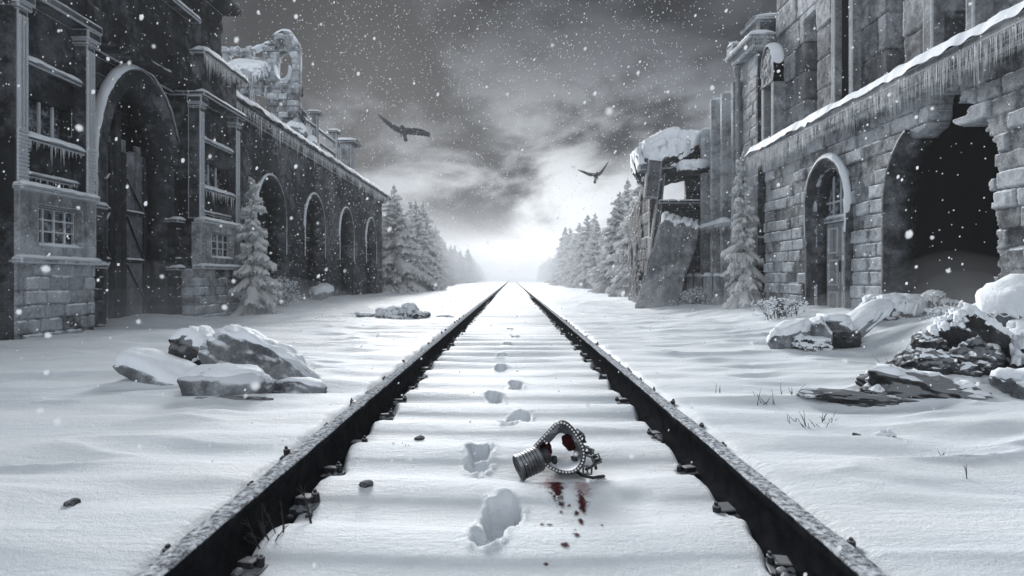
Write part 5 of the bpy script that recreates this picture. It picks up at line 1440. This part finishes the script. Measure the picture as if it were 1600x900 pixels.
nn = t.math('ADD', t.math('MULTIPLY', wnoise(2.2, 4, .5, .3), .5), t.math('MULTIPLY', wnoise(5.0, 10, .58, .35), .5))
cloud = t.math('MULTIPLY', t.mapr(nn, .43, .575), t.mapr(zc, .12, .42, 1.0, .22))
dt = t.n('ShaderNodeVectorMath', operation='DOT_PRODUCT'); t.l(tc, dt.inputs[0]); dt.inputs[1].default_value = Vector((.06, .975, .03)).normalized()
dd = t.math('MAXIMUM', dt.outputs['Value'], 0.0)
d2 = t.n('ShaderNodeVectorMath', operation='DOT_PRODUCT'); t.l(tc, d2.inputs[0]); d2.inputs[1].default_value = (0, 1, .0)
g1 = t.math('POWER', dd, 30.0); g2 = t.math('POWER', t.math('MAXIMUM', d2.outputs['Value'], 0.0), 120.0)
lo = t.mapr(zc, .0, .15, 1.0, 0.0)
dark = t.mix(cloud, (.004, .005, .007), (.185, .205, .235))
glowc = t.mix(cloud, (.035, .04, .048), (.72, .75, .78))
c = t.mix(t.math('MULTIPLY', g1, .9), dark, glowc)
c = t.mix(t.math('MULTIPLY', lo, t.math('ADD', .55, t.math('MULTIPLY', g1, .35)), True), c, (.56, .59, .63))
c = t.mix(t.math('MULTIPLY', t.math('MULTIPLY', t.mapr(zc, -.02, .10, 1.0, 0.0), g2), .9, True), c, (2.0, 2.0, 2.0))
# sky behind the viewer brightened as added fill for camera-facing surfaces
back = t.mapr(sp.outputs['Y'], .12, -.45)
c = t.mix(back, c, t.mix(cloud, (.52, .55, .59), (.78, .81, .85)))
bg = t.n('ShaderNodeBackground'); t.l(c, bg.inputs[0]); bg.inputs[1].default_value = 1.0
sky = t.n('ShaderNodeTexSky', sky_type='NISHITA'); sky.sun_disc = False; sky.sun_elevation = R(SUN_EL); sky.sun_rotation = R(SUN_AZ); sky.air_density = 1; sky.dust_density = 1
hs = t.n('ShaderNodeHueSaturation'); hs.inputs['Saturation'].default_value = .1; t.l(sky.outputs[0], hs.inputs['Color'])
bg2 = t.n('ShaderNodeBackground'); t.l(hs.outputs[0], bg2.inputs[0]); bg2.inputs[1].default_value = .05
mx = t.n('ShaderNodeMixShader'); mx.inputs[0].default_value = .05
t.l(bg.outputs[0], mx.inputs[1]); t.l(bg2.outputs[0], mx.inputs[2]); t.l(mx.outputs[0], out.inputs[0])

sun = bpy.data.lights.new('sun', 'SUN'); sun.energy = 3.3; sun.angle = R(24); sun.color = (.985, .992, 1)
so = bpy.data.objects.new('sun', sun); COL.objects.link(so)
d = Vector((math.sin(R(SUN_AZ)) * math.cos(R(SUN_EL)), math.cos(R(SUN_AZ)) * math.cos(R(SUN_EL)), math.sin(R(SUN_EL))))
so.rotation_euler = (-d).to_track_quat('-Z', 'Y').to_euler(); so.location = d * 30

# ------------------------------------------------------------------ render settings
scene.render.engine = 'CYCLES'
scene.cycles.use_denoising = True
scene.cycles.max_bounces = 6; scene.cycles.diffuse_bounces = 3; scene.cycles.glossy_bounces = 2; scene.cycles.transmission_bounces = 3; scene.cycles.volume_bounces = 1
scene.cycles.sample_clamp_indirect = 4
vs = scene.view_settings
vs.view_transform = 'Standard'; vs.look = 'None'; vs.exposure = 0.72; vs.gamma = 1; vs.use_curve_mapping = False
scene.render.resolution_x = 1024; scene.render.resolution_y = 576
